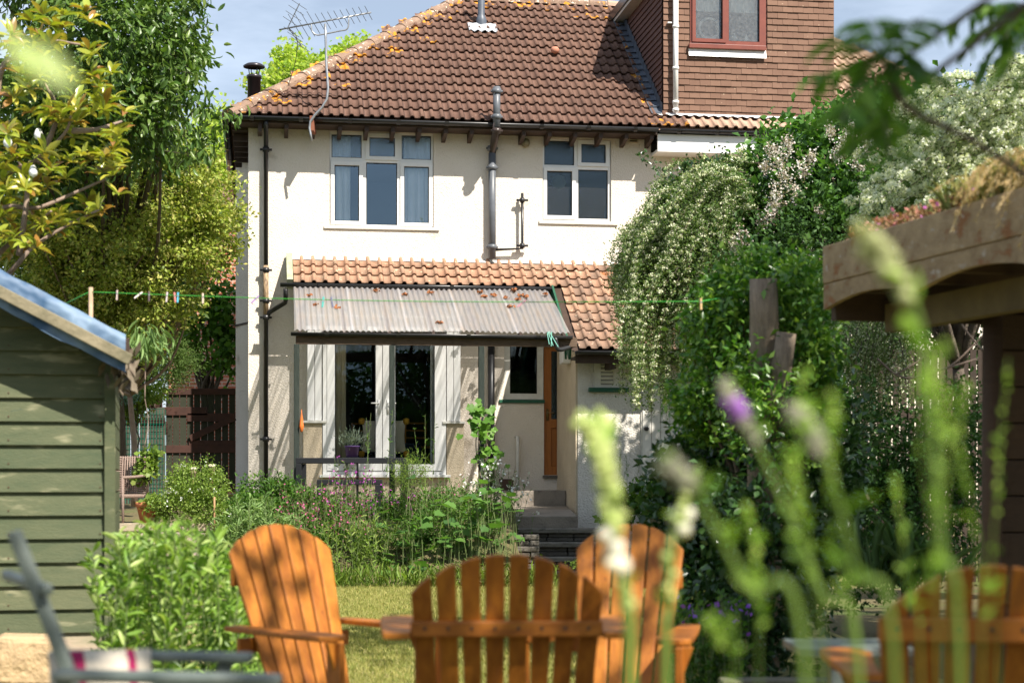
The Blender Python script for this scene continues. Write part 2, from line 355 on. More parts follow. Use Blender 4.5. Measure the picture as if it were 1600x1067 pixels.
# interiors: floors, ceilings and back walls of the rooms seen through the glass
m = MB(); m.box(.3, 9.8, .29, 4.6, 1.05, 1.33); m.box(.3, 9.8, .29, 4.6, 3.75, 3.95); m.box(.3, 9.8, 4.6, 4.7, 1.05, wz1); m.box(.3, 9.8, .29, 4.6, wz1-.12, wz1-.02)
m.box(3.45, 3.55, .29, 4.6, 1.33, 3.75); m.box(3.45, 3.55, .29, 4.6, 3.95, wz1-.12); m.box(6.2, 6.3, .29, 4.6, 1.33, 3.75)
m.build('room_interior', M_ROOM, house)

def window(parent, fr, panes, v, mf, mg, thick=.07, sash=(), name='window', label=None, sill=None, msill=None, sillv=.07, gl=None):
    """frame with a hole per pane; panes and sash rims are children"""
    H = [hrect(*p, v) for p in panes]
    w = MB().holed(fr[0], fr[1], fr[2], fr[3], H, v-thick*.3, v+thick*.7).build(name, mf, parent, bevel=.004)
    if label: w['label'] = label
    for i, h in enumerate(H):
        MB().sheet(h[0]-.01, h[1]+.01, v+.018, h[2]-.01, h[3]+.01).build('pane', (gl[i] if gl else mg), w)
        if i in sash:
            e = .055
            MB().holed(h[0]-e, h[1]+e, h[2]-e, h[3]+e, [h], v-thick*.3-.025, v-thick*.3-.002).build('sash', mf, w, bevel=.006)
        g = .012
        MB().holed(h[0], h[1], h[2], h[3], [(h[0]+g,h[1]-g,h[2]+g,h[3]-g)], v+.004, v+.013).build('gasket', M_BLACK, w)
    if sill:
        s = hrect(*sill, v); MB().box(s[0], s[1], v-sillv-.02, v+.02, s[2], s[3]).build('sill', msill or M_WHITEP, w, bevel=.006)
    return w
def mullrect(w): return (w[0]+.005, w[1]-.005, w[2]+.005, w[3]-.005)
w1 = window(house, mullrect(W1), [(518,565,211,247),(577,617,215.5,245.5),(627.5,673.5,212.5,250),(522.5,561,259,346),(572,620.5,255,352),(631,670,261,349)],
       .06, M_WHITE, M_GLASS, sash=(1,3,5), label='wide white upstairs window with six panes and white curtains', sill=(506,686,355.5,360), gl=[M_FROST2]*3+[M_GLASS]*3)
w2 = window(house, mullrect(W2), [(850,897,220.5,258.5),(907.5,946,226,255.5),(854,893.5,268,337.5),(903,949.5,266,342.5)],
       .06, M_WHITE, M_FROST, sash=(1,2), label='smaller white upstairs window with four frosted panes', sill=(841,964,347,352))
w3 = window(house, mullrect(W3), [(796.5,839,540,615)], .05, M_WHITEP, M_GLASSD, label='small white ground floor window above a green sill', sill=(779,850,624.5,630), msill=M_GREEN, sillv=.06)
def curtain(parent, u0, u1, z0, z1, v, m, n=7, amp=.03, name='curtain'):
    k = n*6; xs = [u0+(u1-u0)*i/k for i in range(k+1)]; ys = [v+amp*math.sin(2*math.pi*n*i/k+random.random()*.5) for i in range(k+1)]
    V = [(x, y, z1) for x, y in zip(xs, ys)] + [(x+(.02*math.sin(i*.9)), y, z0) for i, (x, y) in enumerate(zip(xs, ys))]
    return MB().add(V, [(i, i+1, k+2+i, k+1+i) for i in range(k)]).build(name, m, parent, True)
z0, z1 = W1[2]+.03, W1[3]-.05
curtain(w1, hu(520), hu(549), z0, z1, .17, M_CURT, 3, name='left_curtain'.replace('left_',''))
curtain(w1, hu(633), hu(676), z0, z1, .17, M_CURT, 4)
# a pale wall lamp glow shape behind the frosted glass
MB().lathe([(0,-.12),(.09,-.08),(.12,0),(.09,.08),(0,.12)], (hu(873,.5), .5, hz(873,285,.5))).build('globe_lampshade', M_CURT, w2, True)
bo = MB().lathe([(0,0),(.03,0),(.03,.12),(.012,.15),(.012,.18),(0,.18)], (hu(947,.16), .17, W2[2]+.08)).build('bottle', mat('blue_bottle', (.05,.25,.6)), None); bo.location = HO; bo.rotation_euler = (0,0,A)
tag(bo, 'blue bottle standing inside the frosted upstairs window', 'bottle')

# ---- bay with french doors
bz0 = .6; v = BAYV
FD = hrect(504, 697, 527.5, 741, v)           # door frame
cap = hz(490, 658, v)
m = MB().box(hu(474,v), hu(503.5,v), v, -.003, bz0, cap-.03); m.box(hu(698,v), hu(725,v), v, -.003, bz0, cap-.03); m.box(hu(503.5,v)+.002, hu(698,v)-.002, v+.004, -.003, bz0, FD[2]-.012)
m.build('bay_pier', M_REND2, house)
for x0, x1 in ((480, 503.5), (698, 720)):
    u0, u1 = hu(x0, v), hu(x1, v); n = 2
    for i in range(n):
        MB().box(u0+(u1-u0)*i/n+.003, u0+(u1-u0)*(i+1)/n-.003, v+.01, -.003, cap+.012, FD[3]+.1).build('cladding_panel', M_WHITE, house, bevel=.006)
    MB().box(u0-.07, u1+.06, v-.05, -.002, cap-.028, cap+.008).build('pier_cap', M_WHITEP, house, bevel=.005)
MB().box(hu(478,v), hu(722,v), v+.005, -.003, FD[3]+.103, FD[3]+.5).build('bay_head', M_WHITE, house)
door_frame = MB().holed(FD[0]+.003, FD[1]-.003, FD[2]-.005, FD[3], [(FD[0]+.07, FD[1]-.07, FD[2]+.05, FD[3]-.03)], v-.02, v+.09).build('french_doors', M_WHITE, house, bevel=.004)
MB().box(hu(499,v), hu(703,v), v-.10, v+.003, FD[2]-.045, FD[2]-.008).build('threshold', M_WHITE, door_frame, bevel=.005)
for x0, x1, y0, y1, gx in ((511,597,530,735,(523,587,533,723)), (598,690,530,735,(617,679,534,725))):
    h = hrect(x0, x1, y0, y1, v); g = hrect(*gx, v)
    MB().holed(h[0], h[1], h[2], h[3], [g], v-.035, v+.03).build('door_leaf', M_WHITE, door_frame, bevel=.006)
    MB().holed(g[0], g[1], g[2], g[3], [(g[0]+.012,g[1]-.012,g[2]+.012,g[3]-.012)], v+.0, v+.012).build('gasket', M_BLACK, door_frame)
    MB().sheet(g[0]-.01, g[1]+.01, v+.016, g[2]-.01, g[3]+.01).build('pane', M_GLASSD, door_frame)
for x, s in ((592,-1), (606,1)):
    u, z = hp(x, 630, v-.05)
    MB().box(u-.015, u+.015, v-.05, v-.036, z-.16, z+.06).tube([(u,v-.05,z),(u,v-.085,z),(u+s*.12,v-.085,z)], .011, 8).build('handle', M_WHITE, door_frame, True)
curtain(house, hu(521,v+.15), hu(541,v+.15), FD[2]+.06, FD[3]-.03, v+.14, M_CURTY, 3, .02)
curtain(house, hu(672,v+.25), hu(682,v+.25), FD[2]+.06, FD[3]-.03, v+.22, M_CURT, 2, .02)
# floor and side walls of the bay
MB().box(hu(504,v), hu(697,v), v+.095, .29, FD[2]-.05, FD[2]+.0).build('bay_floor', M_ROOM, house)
# ---- back door
d = DR; dv = .10
dd = MB().holed(d[0]+.01, d[0]+.85, d[2], d[3], [(hu(861,dv), hu(861,dv)+.52, hz(865,655,dv), hz(865,549,dv)), (hu(861,dv), hu(861,dv)+.52, hz(865,740,dv)+.12, hz(865,668,dv))], dv-.02, dv+.03).build('back_door', M_DOOR, house, bevel=.005)
MB().box(hu(861,dv)-.01, hu(861,dv)+.53, dv, dv+.012, hz(865,655,dv)-.01, hz(865,549,dv)+.01).build('pane', M_FROST, dd)
MB().box(hu(861,dv)+.002, hu(861,dv)+.518, dv+.002, dv+.02, hz(865,740,dv)+.122, hz(865,668,dv)-.002).build('panel', M_DOOR, dd, bevel=.008)
u, z = hp(855, 645, dv); MB().box(u-.02, u+.02, dv-.03, dv-.021, z-.12, z+.06).tube([(u,dv-.03,z),(u,dv-.07,z),(u+.1,dv-.07,z)], .01, 8).build('handle', mat('brass',(.35,.25,.1),None,5,.35,metal=.8), dd, True)
MB().box(d[0]-.02, d[1]+.3, -.06, .1, d[2]-.05, d[2]-.004).build('door_step', M_STONE, house)

# ---- outbuilding wing with rough grey render
OV = -1.62; ou0 = hu(903, OV); ou1 = ou0+4.2
ob_top = hz(950, 545, OV)+.10
MB().box(ou0, ou1, OV, -.004, .1, ob_top).build('outbuilding_wall', M_RENDG, house)
MB().box(ou0-.03, ou0-.002, OV+.02, -.004, .1, ob_top+.1).build('outbuilding_side_wall', M_REND2, house)
V = hrect(928, 967, 563, 606, OV)
vt = MB().holed(V[0], V[1], V[2], V[3], [hrect(938,958,569,601,OV)], OV-.035, OV-.002).build('louvre_vent', M_WHITEP, house, bevel=.004)
L_ = hrect(938,958,569,601,OV)
MB().box(L_[0], L_[1], OV-.006, OV-.002, L_[2], L_[3]).build('vent_backing', M_BLACK, vt)
for i in range(5):
    z = L_[2]+(L_[3]-L_[2])*(i+.6)/5.2
    MB().bar((L_[0],OV-.02,z), (L_[1],OV-.02,z), .012, .05, (0,-.8,1)).build('slat', M_WHITEP, vt)
s = hrect(919, 981, 606, 613, OV); MB().box(s[0], s[1], OV-.09, OV-.002, s[2], s[3]).build('vent_sill', M_GREEN, house, bevel=.006)
s = hrect(918, 972, 557, 562, OV); MB().box(s[0], s[1], OV-.03, OV-.002, s[2], s[3]).build('vent_lintel', M_WHITEP, house)
# plank door of the outbuilding
x0 = hu(1001, OV); zt = hz(1010, 575, OV)
pd = MB().box(x0, x0+1.0, OV-.02, OV-.002, .5, zt).build('plank_door', M_WHITEP, house)
for i in range(7): MB().box(x0+.02+i*.138, x0+.02+(i+1)*.138-.008, OV-.04, OV-.021, .52, zt-.02).build('plank', M_WHITEP, pd, bevel=.004)
u, z = hp(1005, 670, OV); MB().lathe([(0,0),(.03,0),(.03,.02),(.012,.03),(.012,.05),(.03,.07),(0,.085)], n=10).build('knob', M_BLACK, pd, True, loc=(u+.03, OV-.045, z), rot=(R(90),0,0))
# meter box
b = hrect(875, 890, 545, 570, -.9); MB().box(ou0-.16, ou0-.033, -1.25, -.95, b[2], b[3]).build('meter_box', M_WHITE, house, bevel=.015)

# ------------------------------------------------------------------ tiles
def roll_profile(w, rolls, h, rw):
    xs = []; n = 5*rolls+2
    pts = []
    for r in range(rolls):
        x0 = w*r/rolls; p = w/rolls; c = x0+p*.78
        for t in (0, .25, .5): pts.append((x0+(p*.78-rw)*t/.5*.98, -.004*math.sin(math.pi*t/.5)))
        for a in (150, 120, 90, 60, 30): pts.append((c+rw*math.cos(R(a)), h*math.sin(R(a))))
        pts.append((c+rw, 0))
    pts.append((w+.004, 0)); return pts
def tile_mesh(name, w, ln, rolls, h, rw, m, th=.020, lift=.040):
    P = roll_profile(w, rolls, h, rw); k = len(P)
    V = [(x, 0, z+lift) for x, z in P] + [(x, ln, z) for x, z in P] + [(x, 0.004, z+lift-th) for x, z in P]
    Fc = [(i, i+1, k+i+1, k+i) for i in range(k-1)] + [(i+1, i, 2*k+i, 2*k+i+1) for i in range(k-1)]
    return MB().add(V, Fc).mesh(name, m, False)
def smooth_top(me, k):
    me.polygons.foreach_set('use_smooth', [i < k for i in range(len(me.polygons))])
def place(me, parent, name, pos, rot):
    o = bpy.data.objects.new(name, me); COL.objects.link(o); o.parent = parent; o.location = pos; o.rotation_euler = rot; return o
PT = R(37); TP = math.tan(PT); GA = .318; TW = .305; RUN = 3.9
tmA = tile_mesh('roof_tile', TW, GA+.05, 2, .034, .036, M_TILE); tmB = tile_mesh('roof_tile', TW, GA+.05, 2, .034, .036, M_TILEL); tmN = tile_mesh('roof_tile', TW, GA+.05, 2, .034, .036, M_TILEN)
for t_ in (tmA, tmB, tmN): smooth_top(t_, len(roll_profile(TW,2,.034,.036))-1)
UL = hu(358, EAVE); hs = [h*.02 for h in range(200)]
UR = min((abs(hz(1490, 145, EAVE+h)-(ZE+h*TP)), hu(1490, EAVE+h)+h) for h in hs)[1]
def zroof(v): return ZE+(v-EAVE)*TP
rp_pts = [(UL,EAVE,ZE-.03),(UR,EAVE,ZE-.03),(UR-RUN,EAVE+RUN,ZE-.03+RUN*TP),(UL+RUN,EAVE+RUN,ZE-.03+RUN*TP),(UL,EAVE+2*RUN,ZE-.03),(UR,EAVE+2*RUN,ZE-.03)]
sp = 0
m = MB().add([rp_pts[0],(UP,EAVE,ZE-.03),(UP,EAVE+RUN,ZE-.03+RUN*TP),rp_pts[3],rp_pts[4],(UP,EAVE+2*RUN,ZE-.03)], [(0,1,2,3),(4,3,2,5),(0,3,4)])
main_roof = m.build('roof', M_TILE, house)
m = MB().add([(UP,EAVE,ZE-.03),rp_pts[1],rp_pts[2],(UP,EAVE+RUN,ZE-.03+RUN*TP),(UP,EAVE+2*RUN,ZE-.03),rp_pts[5]], [(0,1,2,3),(4,3,2,5),(1,5,2)])
neigh_roof = m.build('roof', M_TILEN, neigh)
DU0, DU1, DV = hu(1036, -.08), hu(1303, -.08), -.08            # dormer front
rnd = random.Random(3)
cand = []
for r in range(int(RUN/math.cos(PT)/GA)+1):
    s0 = r*GA; h0 = s0*math.cos(PT)
    if h0 > RUN-.1: break
    for c in range(int((UR-UL)/TW)):
        u = UL+.02+c*TW
        if u+TW*.5 < UL+h0+.05 or u+TW*.5 > UR-h0-.05: continue
        vv = EAVE+h0
        if DU0-.05 < u+TW*.3 and u+TW*.7 < DU1 and vv > DV-.12: continue
        cand.append((r, u, s0, vv, h0))
nh = nn = 0; rest = {'h': [], 'n': []}
for r, u, s0, vv, h0 in cand:
    own = u < UP
    j = rnd.uniform(-.006, .006)
    pos = (u, vv, zroof(vv)+.004*rnd.random()+.003); rot = (PT+rnd.uniform(-.012,.012), rnd.uniform(-.012,.012), j)
    edge = min(u-(UL+h0), RUN-h0, 9); p_l = .85 if edge < .35 else (.22 if edge < .8 else .0)
    if DU0-.35 < u < DU0+.2: p_l = .7
    if own:
        me = tmB if rnd.random() < p_l else tmA
        if nh < 300: place(me, main_roof, 'roof_tile', pos, rot); nh += 1
        else: rest['h'].append((pos, rot))
    else:
        if u > DU1+2.9: 
            rest['n'].append((pos, rot)); continue
        if nn < 300: place(tmB if u < DU0+.3 else tmN, neigh_roof, 'roof_tile', pos, rot); nn += 1
def merged(me, L, name, parent, m):
    v0 = np.array([tuple(v.co) for v in me.vertices]); f0 = [tuple(p.vertices) for p in me.polygons]; V, Fc = [], []
    from mathutils import Euler
    for i, (p, r) in enumerate(L):
        M4 = np.array(Euler(r).to_matrix()); V += (v0@M4.T+np.array(p)).tolist(); Fc += [tuple(k+i*len(v0) for k in f) for f in f0]
    if V:
        o = MB().add(V, Fc).build(name, m, parent); o['kind'] = 'stuff'
merged(tmA, rest['h'], 'upper_tiles', main_roof, M_TILE); merged(tmN, rest['n'], 'far_tiles', neigh_roof, M_TILEN)
# hip and ridge tiles
def hip(parent, a, b, n, m=M_RIDGE, rr=.125):
    a, b = Vector(a), Vector(b)
    for i in range(n):
        p, q = a.lerp(b, i/n), a.lerp(b, (i+1.06)/n); d = (q-p).normalized(); x = d.cross(Vector((0,0,1))).normalized(); z = x.cross(d)
        V = []
        for c, s, k in ((p, rr*1.06, .0), (q, rr, -.01)):
            for t in range(7):
                an = R(-10+200*t/6); V.append(c+x*math.cos(an)*s+z*(math.sin(an)*s*.8+k-.02)); 
        Fc = [(t, t+1, 8+t, 7+t) for t in range(6)]+[(6,5,4,3,2,1,0)]
        MB().add(V, Fc).build('hip_tile', m, parent, False)
hip(main_roof, (UL-.02,EAVE-.02,ZE+.01), (UL+RUN,EAVE+RUN,ZE+RUN*TP), 14)
hip(main_roof, (UL+RUN,EAVE+RUN,ZE+RUN*TP), (UP,EAVE+RUN,ZE+RUN*TP), 8)
hip(neigh_roof, (UP,EAVE+RUN,ZE+RUN*TP), (UR-RUN,EAVE+RUN,ZE+RUN*TP), 10, M_TILEN)
hip(neigh_roof, (UR,EAVE,ZE), (UR-RUN,EAVE+RUN,ZE+RUN*TP), 14, M_TILEN)
# soffit boards and rafter feet
for k in range(22):
    u = hu(447)+.4*k
    if k < 16: MB().add([(u-.03,-.003,ZE-.10),(u+.03,-.003,ZE-.10),(u+.03,-.003,ZE-.24),(u-.03,-.003,ZE-.24),(u-.03,-.40,ZE-.10),(u+.03,-.40,ZE-.10),(u+.03,-.40,ZE-.17),(u-.03,-.40,ZE-.17)],
                       [(0,1,2,3),(7,6,5,4),(0,4,5,1),(1,5,6,2),(2,6,7,3),(3,7,4,0)]).build('rafter_foot', M_BROWN, house)
for u in (hu(406),): MB().box(u-.03, u+.03, -.40, -.003, ZE-.22, ZE-.10).build('rafter_foot', M_BROWN, house)
MB().box(UL+.03, UP, EAVE+.03, -.003, ZE-.098, ZE-.06).build('soffit', M_BROWN, house)
MB().box(UL+.04, -.003, .01, 7.2, ZE-.135, ZE-.06).build('side_soffit', M_BROWN, house)
for k in range(9): MB().box(UL+.05, -.006, .3+k*.45, .36+k*.45, ZE-.24, ZE-.137).build('side_rafter', M_BROWN, house)
def gutter(parent, a, b, r=.055, m=M_BLACK, name='gutter', clips=0):
    a, b = Vector(a), Vector(b); d = (b-a).normalized(); x = d.cross(Vector((0,0,1))).normalized(); n = 9
    V = [p + x*math.cos(t)*rr + Vector((0,0,1))*math.sin(t)*rr for p in (a, b) for rr in (r, r-.008) for t in [math.pi+math.pi*i/(n-1) for i in range(n)]]
    Fc = []
    for i in range(n-1): Fc += [(i, i+1, 2*n+i+1, 2*n+i), (n+i+1, n+i, 3*n+i, 3*n+i+1), (i+1, i, n+i, n+i+1), (2*n+i, 2*n+i+1, 3*n+i+1, 3*n+i)]
    Fc += [(0, 2*n, 3*n, n), (n-1, 2*n-1, 4*n-1, 3*n-1)]
    g = MB().add(V, Fc).build(name, m, parent, True)
    for i in range(clips):
        c = a.lerp(b, (i+.5)/clips)
        MB().tube([c-d*.035, c+d*.035], r+.007, 12).build('gutter_joint', m, g, True) if False else MB().add([c + d*s + x*math.cos(t)*(r+.009) + Vector((0,0,1))*math.sin(t)*(r+.009) for s in (-.03, .03) for t in [math.pi+math.pi*i_/8 for i_ in range(9)]], [(i_, i_+1, 9+i_+1, 9+i_) for i_ in range(8)]).build('gutter_joint', m, g, True)
    return g
gutter(house, (UL-.03, EAVE-.045, ZE-.02), (UP, EAVE-.045, ZE-.02), clips=9)
gutter(house, (UL-.05, EAVE-.06, ZE-.02), (UL-.05, 7.2, ZE-.02), .06, clips=8)
gutter(neigh, (UP+.02, EAVE-.045, ZE-.03), (UR, EAVE-.045, ZE-.03), clips=11)
MB().box(UP+.01, UR-.1, EAVE+.02, EAVE+.06, ZE-.36, ZE-.09).build('fascia_board', M_WHITE, neigh)
MB().box(UP+.01, UR-.1, EAVE+.061, -.003, ZE-.36, ZE-.32).build('soffit', M_WHITE, neigh)
# ---- neighbour wall and window glimpsed behind shrubs
nw = hrect(1117, 1190, 224, 300)
MB().holed(UP+.002, UR-.5, wz0, ZE-.3, [nw], 0, .28).build('front_wall', M_REND, neigh)
window(neigh, nw, [(1122,1150,232,296),(1156,1185,232,296)], .06, M_REDF, M_GLASSD)
# ---- dormer
DZ0 = hz(1160, 186, DV); DTOP = 9.25
dw = hrect(1078, 1196, -22, 73, DV); dw_full = (dw[0], dw[1], dw[2], DTOP-.25)
backv = EAVE+(DTOP-ZE)/TP
m = MB().holed(DU0, DU1, DZ0-.02, DTOP, [dw], DV, DV+.12)
m.add([(DU0,DV,DZ0-.1),(DU0,DV,DTOP),(DU0,backv,DTOP)], [(0,1,2)]).add([(DU1,DV,DZ0-.1),(DU1,DV,DTOP),(DU1,backv,DTOP)], [(2,1,0)])
dormer = m.build('dormer', M_CHEEK, neigh)
MB().box(DU0-.22, DU1+.2, DV-.18, backv+.3, DTOP, DTOP+.16).build('flat_roof', M_BLACK, neigh)
MB().box(DU0-.19, DU1+.17, DV-.15, backv+.1, DTOP-.05, DTOP-.002).build('soffit_board', M_WHITEP, neigh)
MB().box(DU0+.02, DU1-.02, DV+.5, DV+1.6, DZ0+.3, DTOP-.05).box(DU0+.05,DU1-.05,DV+.121,DV+.5,DZ0-.02,DZ0+.1) if False else None
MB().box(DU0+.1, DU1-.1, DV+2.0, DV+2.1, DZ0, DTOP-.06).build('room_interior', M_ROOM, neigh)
ht = MB(); hw, hg = .168, .100
def hung(w): 
    V = [(0,-.028,0),(w-.003,-.028,0),(w-.003,-.006,hg+.03),(0,-.006,hg+.03),(0,-.012,0),(w-.003,-.012,0)]
    return MB().add(V, [(0,1,2,3),(4,5,1,0),(0,3,4),(1,5,2)]).mesh('hung_tile', M_HUNG)
hm, hmh = hung(hw), hung(hw*.5)
rest = []; cnt = 0; rowz = DZ0
for r in range(26):
    z = DZ0+r*hg
    if z > DTOP-.12: break
    u = DU0+.002-(hw*.5 if r % 2 else 0)
    while u < DU1-.02:
        uu = max(u, DU0+.002); half = u < DU0
        if u+hw > DU1+.02: half = True
        w_ = hw*.5 if half else hw
        c = uu+w_*.5
        if z > dw[2]-.13 and uu < dw[1] and uu+w_ > dw[0]:
            if uu < dw[0]-.04: half, w_, c = True, hw*.5, dw[0]-1; uu = min(uu, dw[0]-.09)
            elif uu+w_ > dw[1]+.04: half, uu, c = True, max(uu+w_-hw*.5, dw[1]+.006), dw[1]+1
        if not (dw[0]-.03 < c < dw[1]+.03 and z > dw[2]-.13):
            pos = (uu, DV-.002+rnd.uniform(-.003,.003), z+rnd.uniform(-.003,.003)); rot = (rnd.uniform(-.012,.02), 0, rnd.uniform(-.01,.01))
            if cnt < 300: place(hmh if half else hm, dormer, 'hung_tile', pos, rot); cnt += 1
            else: rest.append((pos, rot))
        u += hw if not (half and u < DU0) else hw
merged(hm, rest, 'upper_hung_tiles', dormer, M_HUNG)
m = MB()
for r in range(26):
    z = DZ0-.05+r*hg
    if z > DTOP-.15: break
    vend = EAVE+(z+.08-ZE)/TP; 
    vv = DV
    while vv < vend:
        m.add([(DU0-.03,vv,z),(DU0-.03,min(vv+hw-.003,vend),z),(DU0-.006,min(vv+hw-.003,vend),z+hg+.02),(DU0-.006,vv,z+hg+.02),(DU0-.008,vv,z),(DU0-.008,min(vv+hw-.003,vend),z)], [(3,2,1,0),(0,1,5,4)]); vv += hw
o = m.build('cheek_tiles', M_CHEEK, dormer); o['kind'] = 'stuff'
# stepped lead along the cheek and apron
m = MB(); k = 16
for i in range(k):
    v0 = DV-.1+(backv-DV)*i/k; v1 = v0+(backv-DV)/k+.03
    m.add([(DU0-.20,v0,zroof(v0)+.075),(DU0-.035,v0,zroof(v0)+.085),(DU0-.035,v1,zroof(v1)+.06),(DU0-.20,v1,zroof(v1)+.05),(DU0-.035,v0,zroof(v0)+.24),(DU0-.035,v1,zroof(v1)+.2)], [(0,1,2,3),(1,4,5,2)])
m.build('lead_soaker', M_LEADD, dormer)
m = MB(); n = int((DU1-DU0+.3)/TW*8)
xs = [DU0-.12+(DU1-DU0+.35)*i/n for i in range(n+1)]; wv = [.012*math.sin(2*math.pi*x/(TW/2)) for x in xs]
m.add([(x, DV-.035, DZ0+.05) for x in xs]+[(x, DV-.13, zroof(DV-.13)+.075+w) for x, w in zip(xs, wv)], [(i, n+1+i, n+2+i, i+1) for i in range(n)])
m.build('lead_apron', mat('white_lead',(.62,.62,.62),(.5,.5,.5),5,.6), dormer)
dwin = window(neigh, (dw[0], dw[1], dw[2], dw[3]), [(1086,1128,-16,62),(1138,1186,-16,66)], DV+.0, M_REDF, M_DIRTG, .09, sash=(0,))
s = hrect(1076, 1196, 74, 78, DV-.05); MB().box(s[0], s[1], DV-.10, DV-.03, s[2], s[3]+.03).build('sill', M_REDF, dwin, bevel=.005)
s = hrect(1076, 1197, 81, 90, DV-.05); MB().add([(s[0],DV-.03,s[3]+.07),(s[1],DV-.03,s[3]+.07),(s[1],DV-.075,s[2]),(s[0],DV-.075,s[2])], [(3,2,1,0)]).build('sill_flashing', M_WHITE, dwin)
curtain(dwin, dw[0]+.1, dw[1]-.1, hz(1130,14,DV), dw[3], DV+.2, M_CURT, 9, .01, 'blind')
# things on the dormer window ledge
def on_ledge(name, mb, m, px, py, v, lab, cat, grp=None, smooth=True):
    u, z = hp(px, py, v); p = HO+Vector((u*CA-v*SA, u*SA+v*CA, 0)); p.z = z
    o = mb.build(name, m, None, smooth); o.location = p; o.rotation_euler = (0,0,A); return tag(o, lab, cat, grp)
MBt = MB(); ring = [Vector((.16*math.cos(t), 0, .17+.16*math.sin(t))) for t in [2*math.pi*i/24 for i in range(25)]]; MBt.tube(ring, .022, 8).box(-.10,.10,-.02,.02,0,.03)
on_ledge('round_mirror', MBt, M_WHITE, 1108, 62, DV+.16, 'white ring-shaped mirror behind the left dormer window pane', 'mirror')
bt = [(0,0),(.045,0),(.05,.05),(.035,.08),(.014,.09),(.014,.12),(0,.12)]
on_ledge('cosmetics_bottle', MB().lathe(bt), M_WHITE, 1147, 65, DV+.12, 'squat white bottle standing alone behind the right dormer pane', 'bottle')
on_ledge('cosmetics_bottle', MB().lathe([(r*.7, z*1.0) for r, z in bt]), M_WHITE, 1166, 66, DV+.12, 'slim white bottle at the right end of the dormer window ledge', 'bottle')
# white rain pipe on the dormer
u = hu(1056, DV-.12)
m = MB().tube([(u,DV-.11,zroof(DV-.1)+.1),(u,DV-.11,DTOP)], .042, 12)
for y in (42, 107, 172, 160): z = hz(1056, y, DV-.12); m.tube([(u,DV-.11,z-.02),(u,DV-.11,z+.02)], .052, 12)
m.build('rain_pipe', M_WHITE, neigh, True)
MB().box(u-.12, u-.05, DV-.09, DV-.03, hz(1050,38,DV)-.01, hz(1050,38,DV)+.01).build('pipe_bracket', M_WHITE, neigh)

# ---- pipes of the house
def pipe(name, pts, r, m, cols=(), parent=house, lab=None):
    b = MB().tube(pts, r, 12)
    for c in cols: b.tube([(c[0],c[1],c[2]-.035),(c[0],c[1],c[2]+.035)], r+.016, 12).box(c[0]-.09, c[0]+.09, c[1]-.015, c[1]+.02, c[2]-.015, c[2]+.015)
    o = b.build(name, m, parent, True)
    if lab: o['label'] = lab
    return o
pv = -.10; u = hu(415.5, pv)
pipe('rain_downpipe', [(u,EAVE,ZE-.06),(u,EAVE,ZE-.14),(u,pv,ZE-.30),(u,pv,.9)], .036, M_BLACK, [(u,pv,hz(415,y,pv)) for y in (234,422,470,496,686)])
MB().tube([(u,pv,hz(415,415,pv)),(u,pv,hz(415,492,pv))], .040, 12).build('rusty_pipe_section', mat('rusty_pipe',(.05,.03,.025),(.5,.35,.2),14,.7,stretch=(3,3,1)), house, True)
u2, z2 = hp(446, 470, -.35); z3 = hz(420, 482, -.2)
pipe('canopy_waste_pipe', [(u2,-.55,hz(450,452,-.5)),(u2,-.45,z2),(u2,-.42,z2-.03),(u+.05,pv-.02,z3-.05),(u,pv,z3-.15)], .036, M_BLACK)
u = hu(769, pv); z1_ = hz(769, 240, pv); ul = hu(776, EAVE-.14); zl = hz(776, 205, EAVE-.14)
pipe('soil_pipe', [(u,pv,hz(769,405,pv)),(u,pv,z1_)], .058, M_GREYP, [(u,pv,hz(769,y,pv)) for y in (232,262,386)])
pipe('soil_pipe_bend', [(u,pv,z1_-.05),(u+.01,pv,z1_+.05),(ul-.02,EAVE-.15,zl-.02),(ul,EAVE-.15,zl+.12)], .054, mat('dark_brown_pipe',(.05,.035,.03),None,5,.3), [(ul,EAVE-.15,zl)])
pipe('soil_vent_stack', [(ul,EAVE-.15,zl+.05),(ul,EAVE-.15,hz(776,136,EAVE-.15))], .055, M_GREYP, [(ul,EAVE-.15,hz(776,183,EAVE-.15)),(ul,EAVE-.15,hz(776,143,EAVE-.15))])
ub = hu(816, pv)
pipe('branch_pipe', [(u,pv,hz(790,391,pv)),(ub,pv,hz(790,388,pv)),(ub,pv,hz(816,302,pv))], .022, M_BLACK, [(ub,pv,hz(816,y,pv)) for y in (313,384)])
MB().lathe([(0,-.07),(.05,-.05),(.07,0),(.06,.05),(.03,.07)], (hu(820.5), -.05, hz(820,225))).build('extract_cap', mat('old_brass',(.10,.085,.04),(.3,.26,.16),30,.6), house, True)
ab = hrect(982, 997, 207, 224); b_ = MB().box(ab[0], ab[1], -.012, -.002, ab[2], ab[3]).build('air_brick', M_REND2, house)
for i in range(4): MB().box(ab[0]+.02, ab[1]-.02, -.02, -.0125, ab[2]+.02+i*.035, ab[2]+.038+i*.035).build('louvre', M_BROWN, b_)
# waste pipe by the door, black pipe behind the post
u = hu(767.5, pv); pipe('black_downpipe', [(u,pv,.9),(u,pv,3.5)], .055, M_BLACK)
u = hu(808.5, pv); pipe('white_waste_pipe', [(u,0,hz(808,683,pv)),(u,pv,hz(808,682,pv)),(u,pv,.95)], .028, M_WHITEP)
